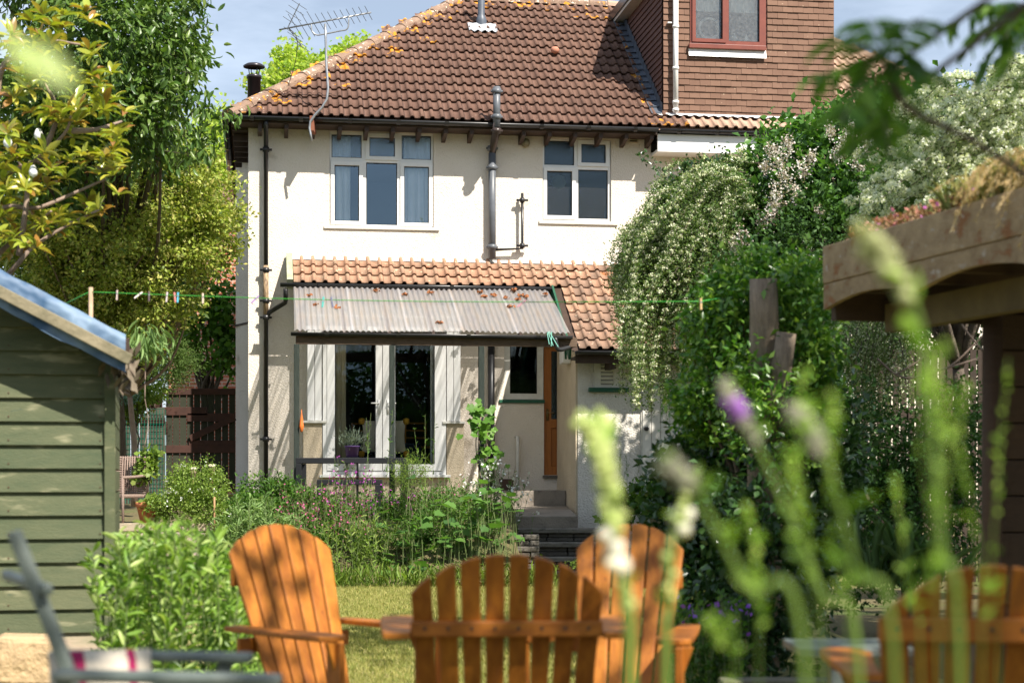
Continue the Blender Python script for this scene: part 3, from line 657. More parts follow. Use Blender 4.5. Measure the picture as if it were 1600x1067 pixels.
# flue on the far left and vent on the roof
v = 1.3; u, z = hp(397, 150, v)
m = MB().lathe([(.105,-.9),(.105,.27),(.12,.27),(.12,.32),(.095,.33)], (u,v,z), 20)
for t in range(4): m.tube([(u+.08*math.cos(t*1.57+.5),v+.08*math.sin(t*1.57+.5),z+.3),(u+.1*math.cos(t*1.57+.5),v+.1*math.sin(t*1.57+.5),z+.45)], .008, 6)
m.lathe([(.17,.45),(.175,.47),(.12,.505),(0,.52)], (u,v,z), 20)
m.build('metal_flue', mat('flue_metal',(.045,.04,.045),None,4,.3,metal=.3), house, True)
vr = 2.5; u, _ = hp(752, 50, vr); zt = zroof(vr)
m = MB().lathe([(.06,-.1),(.095,.10),(.075,.16),(.06,.2),(.06,.8)], (u,vr,zt), 16); m.build('roof_vent_pipe', M_LEADD, house, True)
m = MB(); xs = [u-.24+.48*i/16 for i in range(17)]
m.add([(x, vr-.30, zroof(vr-.30)+.085+.018*math.sin(i*1.6)) for i, x in enumerate(xs)]+[(x, vr-.04, zroof(vr-.04)+.085+.006*math.sin(i*1.6)) for i, x in enumerate(xs)], [(i,i+1,18+i,17+i) for i in range(16)])
m.build('vent_lead_slate', M_LEAD, house)
v = 1.55; u, _ = hp(867, 62, v); MB().lathe([(0,-.05),(.06,-.03),(.075,.02),(.05,.06),(0,.07)], (u,v,zroof(v)+.12), 12).build('roof_vent_cowl', mat('pinkclay',(.5,.22,.14)), house, True)

# ------------------------------------------------------------------ aerial
an = empty('television_aerial', (0,0,0), 0, 'grey television aerial on a cranked mast bolted under the gutter', 'aerial')
Da = 25.75
def ap(x, y, d=0): return at(x, y, Da+d)
MB().tube(smooth_path([ap(487,220),ap(485,190),ap(511,155,-.02),ap(510,100),ap(508,38)], 3), .018, 8).build('mast', M_METAL, an, True)
MB().tube([ap(436,47),ap(580,20)], .012, 6).build('boom', M_METAL, an, True)
for i in range(13):
    f = .18+.79*i/12; c = ap(436+144*f, 47-27*f); e = .18 if i < 4 else .13
    w = Vector((.75,.2,-1.2)).normalized()*e*(1-.025*i); w.y = e*.8
    MB().tube([c-w, c+w], .0045, 5).build('element', M_GREYP, an)
MB().tube(smooth_path([ap(486,37),ap(488,50),ap(495,55),ap(505,54),ap(530,49),ap(543,45),ap(545,27)], 4), .011, 6).build('cradle', M_METAL, an, True)
for (x0,y0,x1,y1) in ((450,43,468,6),(450,43,473,75)):
    MB().tube([ap(x0,y0,.02),ap(x1,y1,.05)], .009, 6).build('reflector_arm', M_GREYP, an)
    for i in range(1, 5):
        cx, cy = x0+(x1-x0)*i/4.2, y0+(y1-y0)*i/4.2; MB().tube([ap(cx-12,cy-8,-.1),ap(cx+12,cy+8,.1)], .0045, 5).build('reflector_element', M_GREYP, an)
MB().tube(smooth_path([ap(450,43),ap(464,60),ap(462,95,.1),ap(455,120,.5),ap(450,135,.6)], 4), .006, 5).build('cable', M_BLACK, an)
MB().box(-.03,.03,-.16,.16,-.1,.12).build('wall_bracket', mat('rust_bracket',(.25,.09,.05),None,8,.8), an, loc=ap(489,197,.18))
# ------------------------------------------------------------------ low tiled roof over bay and outbuilding
LP = R(35); LT = math.tan(LP); LG = .262; LW = .168
ZL = hz(700, 409, -.02)                         # top line at the wall
def zlow(v): return ZL+v*LT
lm = tile_mesh('pantile', LW, LG+.045, 1, .038, .034, M_PAN, .014, .032); lm2 = tile_mesh('pantile', LW, LG+.045, 1, .038, .034, M_PAN2, .014, .032)
for t_ in (lm, lm2): smooth_top(t_, len(roll_profile(LW,1,.038,.034))-1)
VL = -.64; VR = -2.16
ul0 = hu(459, VL); ur0 = hu(861, VL); ur0b = hu(900, VR); uend = ur0b+3.6
low = MB().add([(ul0-.02,VL,zlow(VL)-.01),(ur0b,VL,zlow(VL)-.01),(ur0b,-.003,zlow(0)-.01),(ul0-.02,-.003,zlow(0)-.01),(ur0b-.05,VR,zlow(VR)-.01),(uend,VR,zlow(VR)-.01),(uend,-.003,zlow(0)-.01),(ur0b-.05,-.003,zlow(0)-.01)], [(0,1,2,3),(4,5,6,7)]).build('low_roof', M_BROWN, house)
rows = int(-VR/math.cos(LP)/LG)
cnt = 0
for r in range(rows+1):                         # from the top row down
    v_low = -(r+1)*LG*math.cos(LP)
    if v_low < VR-.12: break
    left = v_low > VL-.12
    u = ul0 if left else ul0+math.ceil((ur0b-.04-ul0)/LW)*LW
    while u < uend-.02:
        p = max(0, min(1, (u-ur0)/1.2))
        me = lm2 if rnd.random() < p*.9 or r > 5 else lm
        if cnt < 300: place(me, low, 'pantile', (u, v_low, zlow(v_low)+.004+.006*rnd.random()), (LP+rnd.uniform(-.03,.03), rnd.uniform(-.03,.03), rnd.uniform(-.02,.02))); cnt += 1
        u += LW
print('pantiles', cnt, 'roof', nh, nn)
MB().add([(ul0-.1,-.004,ZL+.04),(uend,-.004,ZL+.04),(uend,-.07,ZL-.01),(ul0-.1,-.07,ZL-.01)], [(3,2,1,0)]).build('mortar_flashing', M_WHITEP, house)
MB().bar((ul0-.055,.0,ZL+.02), (ul0-.055,VL+.02,zlow(VL)+.0), .09, .16).build('verge_board', mat('mossy_board',(.42,.42,.30),(.25,.28,.16),8,.9,(30,.5,.01)), house)
gutter(house, (ul0-.2, VL-.07, zlow(VL)+.0), (ur0+.0, VL-.07, zlow(VL)+.0), .058, clips=4)
gutter(house, (ur0b-.02, VR-.06, zlow(VR)-.0), (uend, VR-.06, zlow(VR)-.0), .058, clips=2)
MB().box(ul0, ur0b, VL+.02, VL+.045, zlow(VL)-.16, zlow(VL)-.02).build('low_fascia', M_BROWN, house)
MB().box(ur0b, uend, VR+.03, VR+.055, zlow(VR)-.17, zlow(VR)-.03).build('low_fascia', M_BROWN, house)
MB().box(ur0b+.02, uend, VR+.056, OV-.004, zlow(VR)-.10, zlow(VR)-.06).build('low_soffit', M_BROWN, house)
MB().box(hu(960,VR)-.04, hu(960,VR)+.04, VR+.06, OV-.005, zlow(VR)-.24, zlow(VR)-.101).build('rafter_foot', M_BROWN, house)
# green barge board between canopy and the lower tiles
MB().bar((ur0b-.09,VL,zlow(VL)-.03), (ur0b-.09,VR-.02,zlow(VR)-.05), .03, .17).build('barge_board', M_GREEN, house)
MB().prism([(0,0),(.14,0),(.14,-.42)], (ur0b-.095,OV-.02,zlow(OV)-.05), (0,-1,0), (0,0,1), (1,0,0), .03).build('barge_end', M_GREEN, house)

# ------------------------------------------------------------------ corrugated canopy
CV0, CV1 = VL-.10, -2.32
zc0 = hz(650, 452, CV0); zc1 = hz(650, 518, CV1)
cu0, cu1 = hu(458.5, CV0), hu(856, CV0)
can = empty('lean_to_canopy', HO, A, 'lean-to canopy of clear corrugated sheeting over the french doors', 'canopy')
m_cor, t, P, N, L = _base('corrugated_plastic')
P.inputs['Base Color'].default_value = (.7,.66,.63,1); P.inputs['Roughness'].default_value = .25; P.inputs['Specular IOR Level'].default_value = .7
g = N.new('ShaderNodeTexCoord'); mpn = N.new('ShaderNodeMapping'); mpn.inputs['Scale'].default_value = (9,.9,.9); L.new(g.outputs['Object'], mpn.inputs['Vector'])
n1 = N.new('ShaderNodeTexNoise'); n1.inputs['Scale'].default_value = 2.2; n1.inputs['Detail'].default_value = 6; L.new(mpn.outputs[0], n1.inputs['Vector'])
r1 = N.new('ShaderNodeValToRGB'); r1.color_ramp.elements[0].position = .35; r1.color_ramp.elements[0].color = (.86,.85,.89,1); r1.color_ramp.elements[1].position = .68; r1.color_ramp.elements[1].color = (.56,.47,.41,1)
L.new(n1.outputs[0], r1.inputs[0]); L.new(r1.outputs[0], P.inputs['Base Color'])
T1 = N.new('ShaderNodeBsdfTranslucent'); T1.inputs[0].default_value = (.8,.78,.74,1); T2 = N.new('ShaderNodeBsdfTransparent'); T2.inputs[0].default_value = (.85,.87,.9,1)
x1 = N.new('ShaderNodeMixShader'); x1.inputs[0].default_value = .55; L.new(P.outputs[0], x1.inputs[1]); L.new(T1.outputs[0], x1.inputs[2])
x2 = N.new('ShaderNodeMixShader'); L.new(x1.outputs[0], x2.inputs[1]); L.new(T2.outputs[0], x2.inputs[2])
r2 = N.new('ShaderNodeMapRange'); r2.inputs[1].default_value = .3; r2.inputs[2].default_value = .65; r2.inputs[3].default_value = .60; r2.inputs[4].default_value = .25; L.new(n1.outputs[0], r2.inputs[0]); L.new(r2.outputs[0], x2.inputs[0])
L.new(x2.outputs[0], N['Material Output'].inputs[0])
def can_u(a, tt): 
    l0, r0 = cu0, cu1; l1, r1_ = cu0-.02, cu1+.06
    return (l0+(r0-l0)*a)*(1-tt)+(l1+(r1_-l1)*a)*tt
nsheet = 5
for sidx in range(nsheet):
    a0, a1 = sidx/nsheet, (sidx+1)/nsheet+(.012 if sidx < nsheet-1 else 0)
    nw_ = int((a1-a0)*(cu1-cu0)/.0765*8); rows_ = 10; V = []
    for j in range(rows_+1):
        tt = j/rows_
        for i in range(nw_+1):
            a = a0+(a1-a0)*i/nw_; uu = can_u(a, tt)
            V.append((uu, CV0+(CV1-CV0)*tt, zc0+(zc1-zc0)*tt+.013*math.sin(2*math.pi*(uu-cu0)/.0765)+.008*math.sin(a*9+tt*3)+.003*sidx))
    k = nw_+1
    MB().add(V, [(j*k+i, (j+1)*k+i, (j+1)*k+i+1, j*k+i+1) for j in range(rows_) for i in range(nw_)]).build('corrugated_sheet', m_cor, can, True)
# frame of the canopy
gutter(can, (can_u(0,1)-.05, CV1-.03, zc1-.035), (can_u(1,1)+.02, CV1-.03, zc1-.04), .05, clips=4)
MB().box(can_u(0,1)+.02, can_u(1,1)+.1, CV1+.02, CV1+.09, zc1-.19, zc1-.055).build('front_beam', mat('worn_brown_beam',(.15,.10,.065),(.07,.045,.03),7,.8,(30,.5,.01),stretch=(1.5,12,12)), can, bevel=.004)
MB().box(cu0+.02, cu1, CV0-.02, CV0+.02, zc0-.13, zc0-.03).build('wall_plate', M_BROWN, can)
for i in range(7):
    a = .02+i*.16; MB().bar((can_u(a,0), CV0-.02, zc0-.06), (can_u(a,1), CV1+.03, zc1-.06), .045, .06).build('rafter', M_BROWN, can)
pv_ = CV1+.055
for i, px in enumerate((463.5, 612.5, 752)):
    u = hu(px, pv_); w = .038 if i < 2 else .04
    zb = .80 if i < 2 else .85
    MB().box(u-w, u+w, pv_-w, pv_+w, zb, zc1-.192).build('post', M_DGREEN, can, bevel=.006)
# ring latch and bend pipe at the right end
u0_, z0_ = hp(868, 530, CV1-.05); u1_, z1_ = hp(876, 546, CV1-.05); u2_, z2_ = hp(900, 540, VR-.06)
MB().tube(smooth_path([(u0_,CV1-.04,z0_+.02),(u0_+.02,CV1-.04,z0_-.10),(u1_,CV1-.03,z1_),(u2_-.05,VR-.08,z2_),(u2_+.02,VR-.08,z2_+.04)], 4), .034, 10).build('gutter_link_pipe', M_BLACK, can, True)
m = MB()
for (x0,y0,x1,y1) in ((856,518,864,540),(858,518,872,542),(862,518,861,541),(855,520,858,538)):
    a_, b_ = hp(x0,y0,CV1-.09), hp(x1,y1,CV1-.09); m.tube([(a_[0],CV1-.09,a_[1]),(b_[0],CV1-.1,b_[1])], .006, 5)
tag(m.build('mint_cord', mat('mint_cord',(.25,.6,.5)), None), 'pale green cord knotted over the right end of the canopy gutter', 'cord'); bpy.data.objects['mint_cord'].location = HO; bpy.data.objects['mint_cord'].rotation_euler = (0,0,A)
# dry leaf clumps on the sheeting
M_DRY = mat('dry_leaf', (.30,.11,.035), (.18,.07,.03), 20, .9)
spots_ = [(483,465,.1,'uppermost left'),(493,480,0,''),(526,484,0,''),(588,457,0,''),(632,463,0,''),(672,460,0,''),(686,507,0,''),(751,459,0,''),(757,466,0,''),(773,464,0,''),(790,468,0,''),(796,482,0,''),(813,464,0,''),(808,470,0,''),(821,466,0,''),(803,457,0,''),(852,462,0,'')]
labs = ['small brown leaf clump near the left end of the canopy sheeting, upper of two','small brown leaf clump near the left end of the canopy sheeting, lower of two','brown leaf clump between the two hanging pegs and the left canopy post','tiny brown leaf clump high on the canopy left of its middle','brown leaf clump high on the middle of the canopy','tiny brown leaf clump just right of the canopy middle','brown leaf clump at the lower edge of the canopy sheeting','leftmost and highest of the leaf clumps on the right half of the canopy','leaf clump just below the leftmost one on the right half of the canopy','large leaf clump alone between the left pair and the right cluster on the canopy','lone leaf clump left of the lowest one of the right cluster on the canopy','lowest leaf clump on the right half of the canopy','upper middle leaf clump of the tight right cluster on the canopy','greenish leaf clump low in the left of the tight right cluster','leaf clump at the right edge of the tight cluster on the canopy','small leaf clump at the top left of the tight right cluster','last leaf clump at the far right end of the canopy top']
for i, (x, y, _, _) in enumerate(spots_):
    tt = (y-452)/66; v_ = CV0+(CV1-CV0)*tt; u_, z_ = hp(x, y, v_)
    m = MB(); q = random.Random(i)
    for k in range(14):
        c = Vector((q.gauss(0,.022), q.gauss(0,.03), abs(q.gauss(0,.012))+.005)); d_ = Vector((q.gauss(0,1),q.gauss(0,1),q.gauss(0,.6))).normalized()*.03; e_ = d_.orthogonal()*.6
        m.add([c-d_, c+e_, c+d_, c-e_+Vector((0,0,.01))], [(0,1,2),(0,2,3)])
    o = m.build('leaf_clump', M_DRY, None); o.location = HO+Vector((u_*CA-v_*SA, u_*SA+v_*CA, z_+.015)); 
    tag(o, labs[i], 'leaf clump', 'dry leaf clumps on the canopy')

# ------------------------------------------------------------------ ground, terrace, steps
def hgt(x, y):
    if y < 21.2: return 0.0
    def ramp(a, b, c): return max(0, min(1, (c-a)/(b-a)))
    base = .62*ramp(21.2, 22.4, y)+.33*ramp(22.4, 24.2, y)
    if x < -3.6: base = .70*ramp(21.9, 22.0, y)+.25*ramp(22.4, 25, y)
    if .0 < x < 1.9 and y < 26.6: base = min(base, 0.0 if y < 24.6 else .3)
    return base
xs = sorted(set([-400,-120,-60,-30,-20,-14]+[round(-11+.25*i,3) for i in range(89)]+[14,20,30,60,120,400])); ys = sorted(set([-300,-80,-30,-10]+[float(i) for i in range(0,21)]+[round(21+.2*i,3) for i in range(31)]+[28,30,34,40,60,120,300,600]))
V = [(x, y, hgt(x,y)+(.012*mnoise.noise((x*.8,y*.8,0)) if y < 30 else 0)) for y in ys for x in xs]; k = len(xs)
g_ = MB().add(V, [(j*k+i, j*k+i+1, (j+1)*k+i+1, (j+1)*k+i) for j in range(len(ys)-1) for i in range(k-1)]).build('ground', mat('garden_soil_turf', (.10,.085,.04), (.14,.115,.05), 2.5, 1, (30,.8,.04), spots=[(1.3,.5,(.085,.11,.03),.15)]), None, True)
tag(g_, kind='structure')
lawn = MB().add([(-3.2,5,.016),(3.0,5,.016),(2.6,21.25,.016),(-2.9,21.25,.016)], [(0,1,2,3)]).build('lawn', mat('lawn_turf', (.17,.19,.05), (.40,.33,.13), 1.6, 1, (90,1,.02), spots=[(30,.55,(.10,.13,.03),.1)]), None)
tag(lawn, kind='structure')
rng = np.random.default_rng(5)
n = 150000; yy = 9.5+11.7*rng.uniform(0,1,n)**.85; xx = rng.uniform(-.15,.12,n)*yy
P = np.stack([xx, yy, np.full(n,.01)], 1); dirs = rng.normal(size=(n,3))*.45; dirs[:,2] = 1
tag(leafobj('grass', leafm('grass_blades', [(.20,.23,.05),(.36,.33,.11),(.15,.20,.04),(.42,.37,.15),(.26,.28,.08)], .3, .6), None, leaves(P, .045, .006, dirs, rng, (TD[0], TD[1]))), kind='stuff')
# terrace slab towards the back door, stone steps
def gp(px, py, D): return at(px, py, D)
ter = empty('garden_steps', (0,0,0), 0, 'dark stone steps rising to a worn concrete landing by the back door', 'steps')
def slab(name, x0, x1, y0, y1, z, th, m, parent, x0b=None, x1b=None, zb=None):
    x0b = x0 if x0b is None else x0b; x1b = x1 if x1b is None else x1b; zb = z if zb is None else zb
    V = [(x0,y0,z-th),(x1,y0,z-th),(x1b,y1,zb-th),(x0b,y1,zb-th),(x0,y0,z),(x1,y0,z),(x1b,y1,zb),(x0b,y1,zb)]
    return MB().add(V, [(0,3,2,1),(4,5,6,7),(0,1,5,4),(1,2,6,5),(2,3,7,6),(3,0,4,7)]).build(name, m, parent, bevel=.012)
zl = at(850, 806, 24.0).z
p1, p2 = at(790, 806, 24.0), at(903, 806, 24.0)
slab('landing', p1.x, p2.x, 24.0, 26.35, zl, .6, M_CONC, ter, p1.x-.1, p2.x-.1, zl+.12)
q1, q2 = at(778, 764, 26.3), at(878, 764, 26.3)
slab('upper_landing', q1.x-.15, q2.x+.05, 26.05, 27.1, at(800,766,26.1).z+.0, .35, M_CONC, ter)
for i, (y, D) in enumerate(((829,23.85),(851,23.55),(874,23.25),(897,22.95))):
    a_, b_ = at(800+i*2, y, D), at(945+i*14, y, D)
    z = a_.z+.03
    slab('tread', a_.x-.05, b_.x, D-.03, D+.42, z, .062, M_TREAD, ter)
    x = a_.x; q = random.Random(i)
    for row in range(2):
        x = a_.x
        while x < b_.x-.05:
            w = q.uniform(.22,.55); h = .055
            slab('stone', x+.006, min(x+w,b_.x)-.006, D+.04+q.uniform(-.012,.02), D+.3, z-.066-row*(h+.006), h, M_STONE, ter); x += w
# retaining wall of flat stones to the left of the steps
rw = empty('dry_stone_wall', (0,0,0), 0, 'low dry-laid dark stone wall beside the steps holding the flower bed', 'wall')
q = random.Random(9)
for row in range(8):
    x = -.6+q.random()*.1; z = .075*(row+1)
    while x < .33:
        w = q.uniform(.22,.6); slab('stone', x+.006, min(x+w,.36)-.006, 22.3+q.uniform(-.05,.05)+row*.02, 22.7, z, .066, M_STONE, rw); x += w
# sleeper edge and stones at the left terrace
se = empty('timber_sleeper', (0,0,0), 0, 'pale weathered timber sleeper edging the terrace under the wicker chair', 'sleeper')
a_, b_ = at(165,821,21.7), at(330,825,21.7)
MB().box(a_.x, b_.x, 21.7, 21.85, a_.z-.07, a_.z+.03).build('plank', mat('pale_sleeper',(.45,.38,.27),(.3,.25,.18),6,.9,(30,.6,.01),stretch=(1,12,12)), se, bevel=.008)
sw = empty('rubble_edging', (0,0,0), 0, 'row of pinkish rubble stones below the timber sleeper', 'stone edging')
x = at(170,850,21.6).x; M_RUB = mat('pink_rubble',(.42,.32,.26),(.30,.25,.21),6,.95,(18,1,.03),'obj')
while x < at(320,850,21.6).x:
    w = q.uniform(.15,.35)
    for row in range(3): slab('stone', x+.008, x+w-.008, 21.55+q.uniform(-.03,.03), 21.8, at(200,832,21.6).z-row*.16+q.uniform(-.02,.02), .14, M_RUB, sw)
    x += w
# ------------------------------------------------------------------ things by the doors
def hloc(u, v, z): return Vector((HO.x+u*CA-v*SA, HO.y+u*SA+v*CA, z))
M_BLK = mat('black_steel', (.007,.008,.011), None, 5, .6)
def frame_table(name, lab, cat, x0, x1, y0, y1, D, dep, zb, bar=.05):
    a_, b_ = at(x0, y0, D), at(x1, y0, D); root = empty(name, (a_.x, D, zb), 0, lab, cat); w = b_.x-a_.x; h = a_.z-zb
    MB().box(0, w, 0, bar, h-bar, h).box(0, w, dep-bar, dep, h-bar, h).box(0,bar,bar+.001,dep-bar-.001,h-bar,h).box(w-bar,w,bar+.001,dep-bar-.001,h-bar,h).build('top_frame', M_BLK, root, bevel=.005)
    for X in (0, w-bar):
        for Y in (0, dep-bar): MB().box(X, X+bar, Y, Y+bar, 0, h-bar-.002).build('leg', M_BLK, root, bevel=.004)
    return root
frame_table('metal_planter_frame', 'tall black square-tube frame standing in front of the french doors', 'metal frame', 462, 634, 715, 725, 23.5, .6, .80, .075)
frame_table('low_metal_frame', 'low black square-tube frame peeping between the campions under the french doors', 'metal frame', 495, 594, 749, 757, 23.2, .5, .75, .07)
frame_table('corner_metal_frame', 'small black frame beside the drainpipe foot left of the canopy post', 'metal frame', 421, 448, 749, 757, 23.6, .4, .8, .06)
# inside the doors: bench, cushion, plant pot, chairs
sofa = empty('sofa', hloc(hu(560,.5), .35, FD[2]), A, 'navy blue sofa just inside the french doors', 'sofa')
MB().box(-.1,1.0,-.3,.35,.06,.32).build('seat', mat('navy_cloth',(.025,.04,.09),None,20,.9), sofa, bevel=.04)
MB().box(-.1,1.0,.35,.45,.06,.5).build('back', mat('navy_cloth_back',(.02,.03,.07),None,20,.9), sofa, bevel=.04)
cz = FD[2]+.33; cu = (hu(566,-.1)+hu(633,-.1))/2
cush = empty('cushion', hloc(cu, -.14, cz), A, 'cream cushion with yellow corner tassels behind the french door glass', 'cushion')
V = []; n = 10; cw, ch = .34, .50
for s_ in (-1, 1):
    for j in range(n+1):
        for i in range(n+1):
            a_, b_ = i/n*2-1, j/n*2-1; ed = (1-a_*a_)*(1-b_*b_); pin = 1-.10*(1-abs(a_))*(abs(b_)) ; V.append((a_*cw*(1-.08*(1-b_*b_)), s_*.10*ed**.5, (b_*(1-.08*(1-a_*a_))*.5+.5)*ch))
k = n+1; Fc = []
for s_ in (0, 1):
    for j in range(n):
        for i in range(n):
            q4 = (s_*k*k+j*k+i, s_*k*k+j*k+i+1, s_*k*k+(j+1)*k+i+1, s_*k*k+(j+1)*k+i); Fc.append(q4 if s_ == 0 else q4[::-1])
MB().add(V, Fc).build('cover', mat('cream_cloth',(.86,.78,.64),(.78,.70,.56),30,.95), cush, True)
for a_, b_ in ((-1,0),(1,0),(-1,1),(1,1)):
    MB().lathe([(.008,0),(.045,-.01),(.05,-.06),(.03,-.10),(0,-.10)], (a_*cw, -.02, b_*ch+.03), 8).build('tassel', mat('yellow_tassel',(.75,.38,.04)), cush, True)
u_, z_ = hp(550, 712, -.6)
pot = empty('purple_flower_pot', hloc(u_, -.62, hz(550,714,-.62)), 0, 'purple pot of grey-leaved lavender before the left french door', 'potted plant')
MB().lathe([(0,0),(.085,0),(.11,.15),(.12,.15),(.12,.17),(.1,.17),(.1,.13),(0,.13)], n=18).build('pot', mat('purple_pot',(.12,.06,.22),None,5,.5), pot, True)
rg = np.random.default_rng(8); P = rg.normal(size=(420,3))*np.array([.09,.09,.06])+np.array([0,0,.26]); leafobj('foliage', leafm('lavender_leaf',[(.17,.22,.16),(.28,.34,.27),(.2,.25,.17)],.2), pot, leaves(P,.06,.012,P*np.array([1,1,.3])*8+rg.normal(size=P.shape)*.3+np.array([0,0,1]),rg,TD))
stand = empty('plant_stand', hloc(u_, -.62, .95), 0, 'slim dark stand carrying the purple lavender pot', 'stand')
MB().box(-.1,.1,-.1,.1,hz(550,714,-.62)-.95-.03,hz(550,714,-.62)-.951).build('top', M_BLK, stand)
for sx in (-.08,.08):
    for sy in (-.08,.08): MB().box(sx-.01,sx+.01,sy-.01,sy+.01,0,hz(550,714,-.62)-.981).build('leg', M_BLK, stand)
M_YW = mat('honey_wood', (.5,.22,.05), None, 6, .5)
def din_chair(u, v, rz, lab):
    r_ = empty('dining_chair', hloc(u, v, FD[2]), A+rz, lab, 'chair', 'wooden chairs inside the house')
    MB().box(-.2,.2,-.2,.2,.43,.46).build('seat', M_YW, r_, bevel=.01)
    for sx in (-.18,.18):
        for sy in (-.18,.18): MB().tube([(sx,sy,0),(sx,sy,.43 if sy<0 else .85)], .016, 8).build('leg', M_YW, r_, True)
    for z in (.6,.72,.84): MB().tube(smooth_path([(-.18,.18,z),(0,.23,z),(.18,.18,z)],4), .014, 8).build('back_rail', M_YW, r_, True)
din_chair(hu(655,1.6), 1.5, .3, 'honey-coloured wooden chair in the dark room behind the cushion, right side')
din_chair(hu(562,2.0), 1.9, -.3, 'honey-coloured wooden chair deep in the dark room, left of the cushion')
# orange hanging ornament and hook on the left post
u_, z_ = hp(471, 660, pv_); o = MB().lathe([(0,-.14),(.02,-.12),(.035,-.05),(.028,-.03),(.022,.05),(.008,.12),(.004,.18),(0,.18)], n=10).build('hanging_ornament', mat('orange_plastic',(.65,.16,.03),None,5,.4), None, True)
o.location = hloc(u_, pv_-.06, z_); tag(o, 'orange tapered ornament hanging on the left canopy post', 'ornament')
# brown planter by the door
a_ = hloc(hu(791,-.5), -.5, .95); zt_ = hz(791,748,-.5)
o = MB().add([(-.09,-.09,0),(.09,-.09,0),(.09,.09,0),(-.09,.09,0),(-.11,-.11,.2),(.11,-.11,.2),(.11,.11,.2),(-.11,.11,.2),(-.095,-.095,.2),(.095,-.095,.2),(.095,.095,.2),(-.095,.095,.2),(-.09,-.09,.15),(.09,-.09,.15),(.09,.09,.15),(-.09,.09,.15)],
 [(0,3,2,1),(0,1,5,4),(1,2,6,5),(2,3,7,6),(3,0,4,7),(4,5,9,8),(5,6,10,9),(6,7,11,10),(7,4,8,11),(8,9,13,12),(9,10,14,13),(10,11,15,14),(11,8,12,15),(12,13,14,15)]).build('square_planter', mat('brown_plastic',(.07,.035,.025),None,5,.5), None)
o.location = a_; o.location.z = zt_-.2; tag(o, 'small dark brown square planter on the landing beside the white pipe', 'planter')

# ------------------------------------------------------------------ gate, fences, brick building
def picket_gate():
    D = 27.6; a_, b_ = at(243,768,D), at(368,768,D); w = b_.x-a_.x; zb = a_.z; H = at(0,607,D).z-zb
    g = empty('garden_gate', (a_.x, D, zb), 0, 'dark stained picket gate with diagonal brace between fence and house', 'gate')
    M_PK = mat('mossy_dark_picket', (.022,.028,.016), (.045,.045,.028), 8, .9, stretch=(10,10,1)); M_RL = mat('dark_red_rail', (.075,.032,.022), (.045,.022,.016), 8, .8)
    n = 10
    for i in range(n):
        x0 = .16+(w-.16)*i/n; MB().box(x0+.008, x0+(w-.16)/n-.008, 0, .02, .04, H-(.0 if i%3 else .02)).build('picket', M_PK, g)
    for z0_, z1_, x0, x1 in ((H-.10,H,.1,w),(H*.74,H*.82,.0,w*.65),(H*.68,H*.76,w*.4,w),(.62,.74,.12,w),(.74,.82,w*.42,w),(0,.09,w*.45,w)):
        MB().box(x0, x1, -.03, -.002, z0_, z1_).build('rail', M_RL, g, bevel=.004)
    MB().bar((w*.44,-.045,.85), (w,-.045,H*.72), .028, .10, (0,0,1)).build('brace', M_RL, g)
    MB().box(-.10,.10,-.06,.06,-.1,H-.1).build('gate_post', M_RL, g, bevel=.006)
    MB().box(.05,.2,-.05,-.031,H*.55,H*.68).build('lock_block', M_RL, g); MB().lathe([(0,0),(.035,.01),(.03,.035),(0,.045)], n=10).build('latch_knob', M_METAL, g, True, loc=(.12,-.055,H*.63), rot=(R(90),0,0))
    return g
picket_gate()
# brick house beyond
bh = empty('brick_house', tuple(at(330,760,36)), 0, 'orange-red brick house partly hidden by ivy beyond the gate', 'house')
m_b, t, P_, N, L = _base('red_brickwork'); g = N.new('ShaderNodeTexCoord'); bk = N.new('ShaderNodeTexBrick'); bk.inputs['Scale'].default_value = 1; bk.inputs['Brick Width'].default_value = .225; bk.inputs['Row Height'].default_value = .075; bk.inputs['Mortar Size'].default_value = .01
bk.inputs['Color1'].default_value = (.45,.15,.08,1); bk.inputs['Color2'].default_value = (.36,.11,.06,1); bk.inputs['Mortar'].default_value = (.5,.4,.32,1)
mpb = N.new('ShaderNodeMapping'); mpb.inputs['Rotation'].default_value = (R(90),0,0); L.new(g.outputs['Object'], mpb.inputs[0]); L.new(mpb.outputs[0], bk.inputs[0]); L.new(bk.outputs[0], P_.inputs['Base Color']); P_.inputs['Roughness'].default_value = .9
MB().box(-.9,3,0,5,-1,5.6).build('wall', m_b, bh)
MB().add([(-1.1,-.2,5.6),(3.2,-.2,5.6),(3.2,5.2,5.6),(-1.1,5.2,5.6),(.4,2.5,7),(1.8,2.5,7)], [(0,1,5,4),(1,2,5),(2,3,4,5),(3,0,4)]).build('roof', M_TILE, bh)
# netted trellis fence left of the gate
tf = empty('netted_fence', (0,0,0), 0, 'low fence draped in green netting behind the wicker chair', 'fence')
D = 25.6; a_, b_ = at(150,780,D), at(258,780,D); zt_ = at(0,640,D).z
for i in range(8):
    x0 = a_.x+(b_.x-a_.x)*i/8; MB().box(x0+.008, x0+(b_.x-a_.x)/8-.008, D, D+.02, .8, zt_+.05*math.sin(i)).build('board', mat('grey_fence_board',(.10,.10,.07),(.05,.055,.04),7,.9) if i == 0 else bpy.data.materials['grey_fence_board'], tf)
MB().box(a_.x, b_.x, D-.03, D-.002, zt_-.2, zt_-.12).build('rail', M_BROWN, tf)
m = MB()
for i in range(24):
    x0 = a_.x+(b_.x-a_.x)*i/23; m.tube([(x0,D-.05,.8),(x0+.02,D-.06,zt_)], .004, 3, False)
for j in range(22):
    z = .8+(zt_-.8)*j/21; m.tube([(a_.x,D-.05,z),(b_.x,D-.05-.02*math.sin(j),z+.01)], .004, 3, False)
m.build('green_netting', mat('green_net',(.02,.22,.14),None,5,.5), tf)['kind'] = 'stuff'
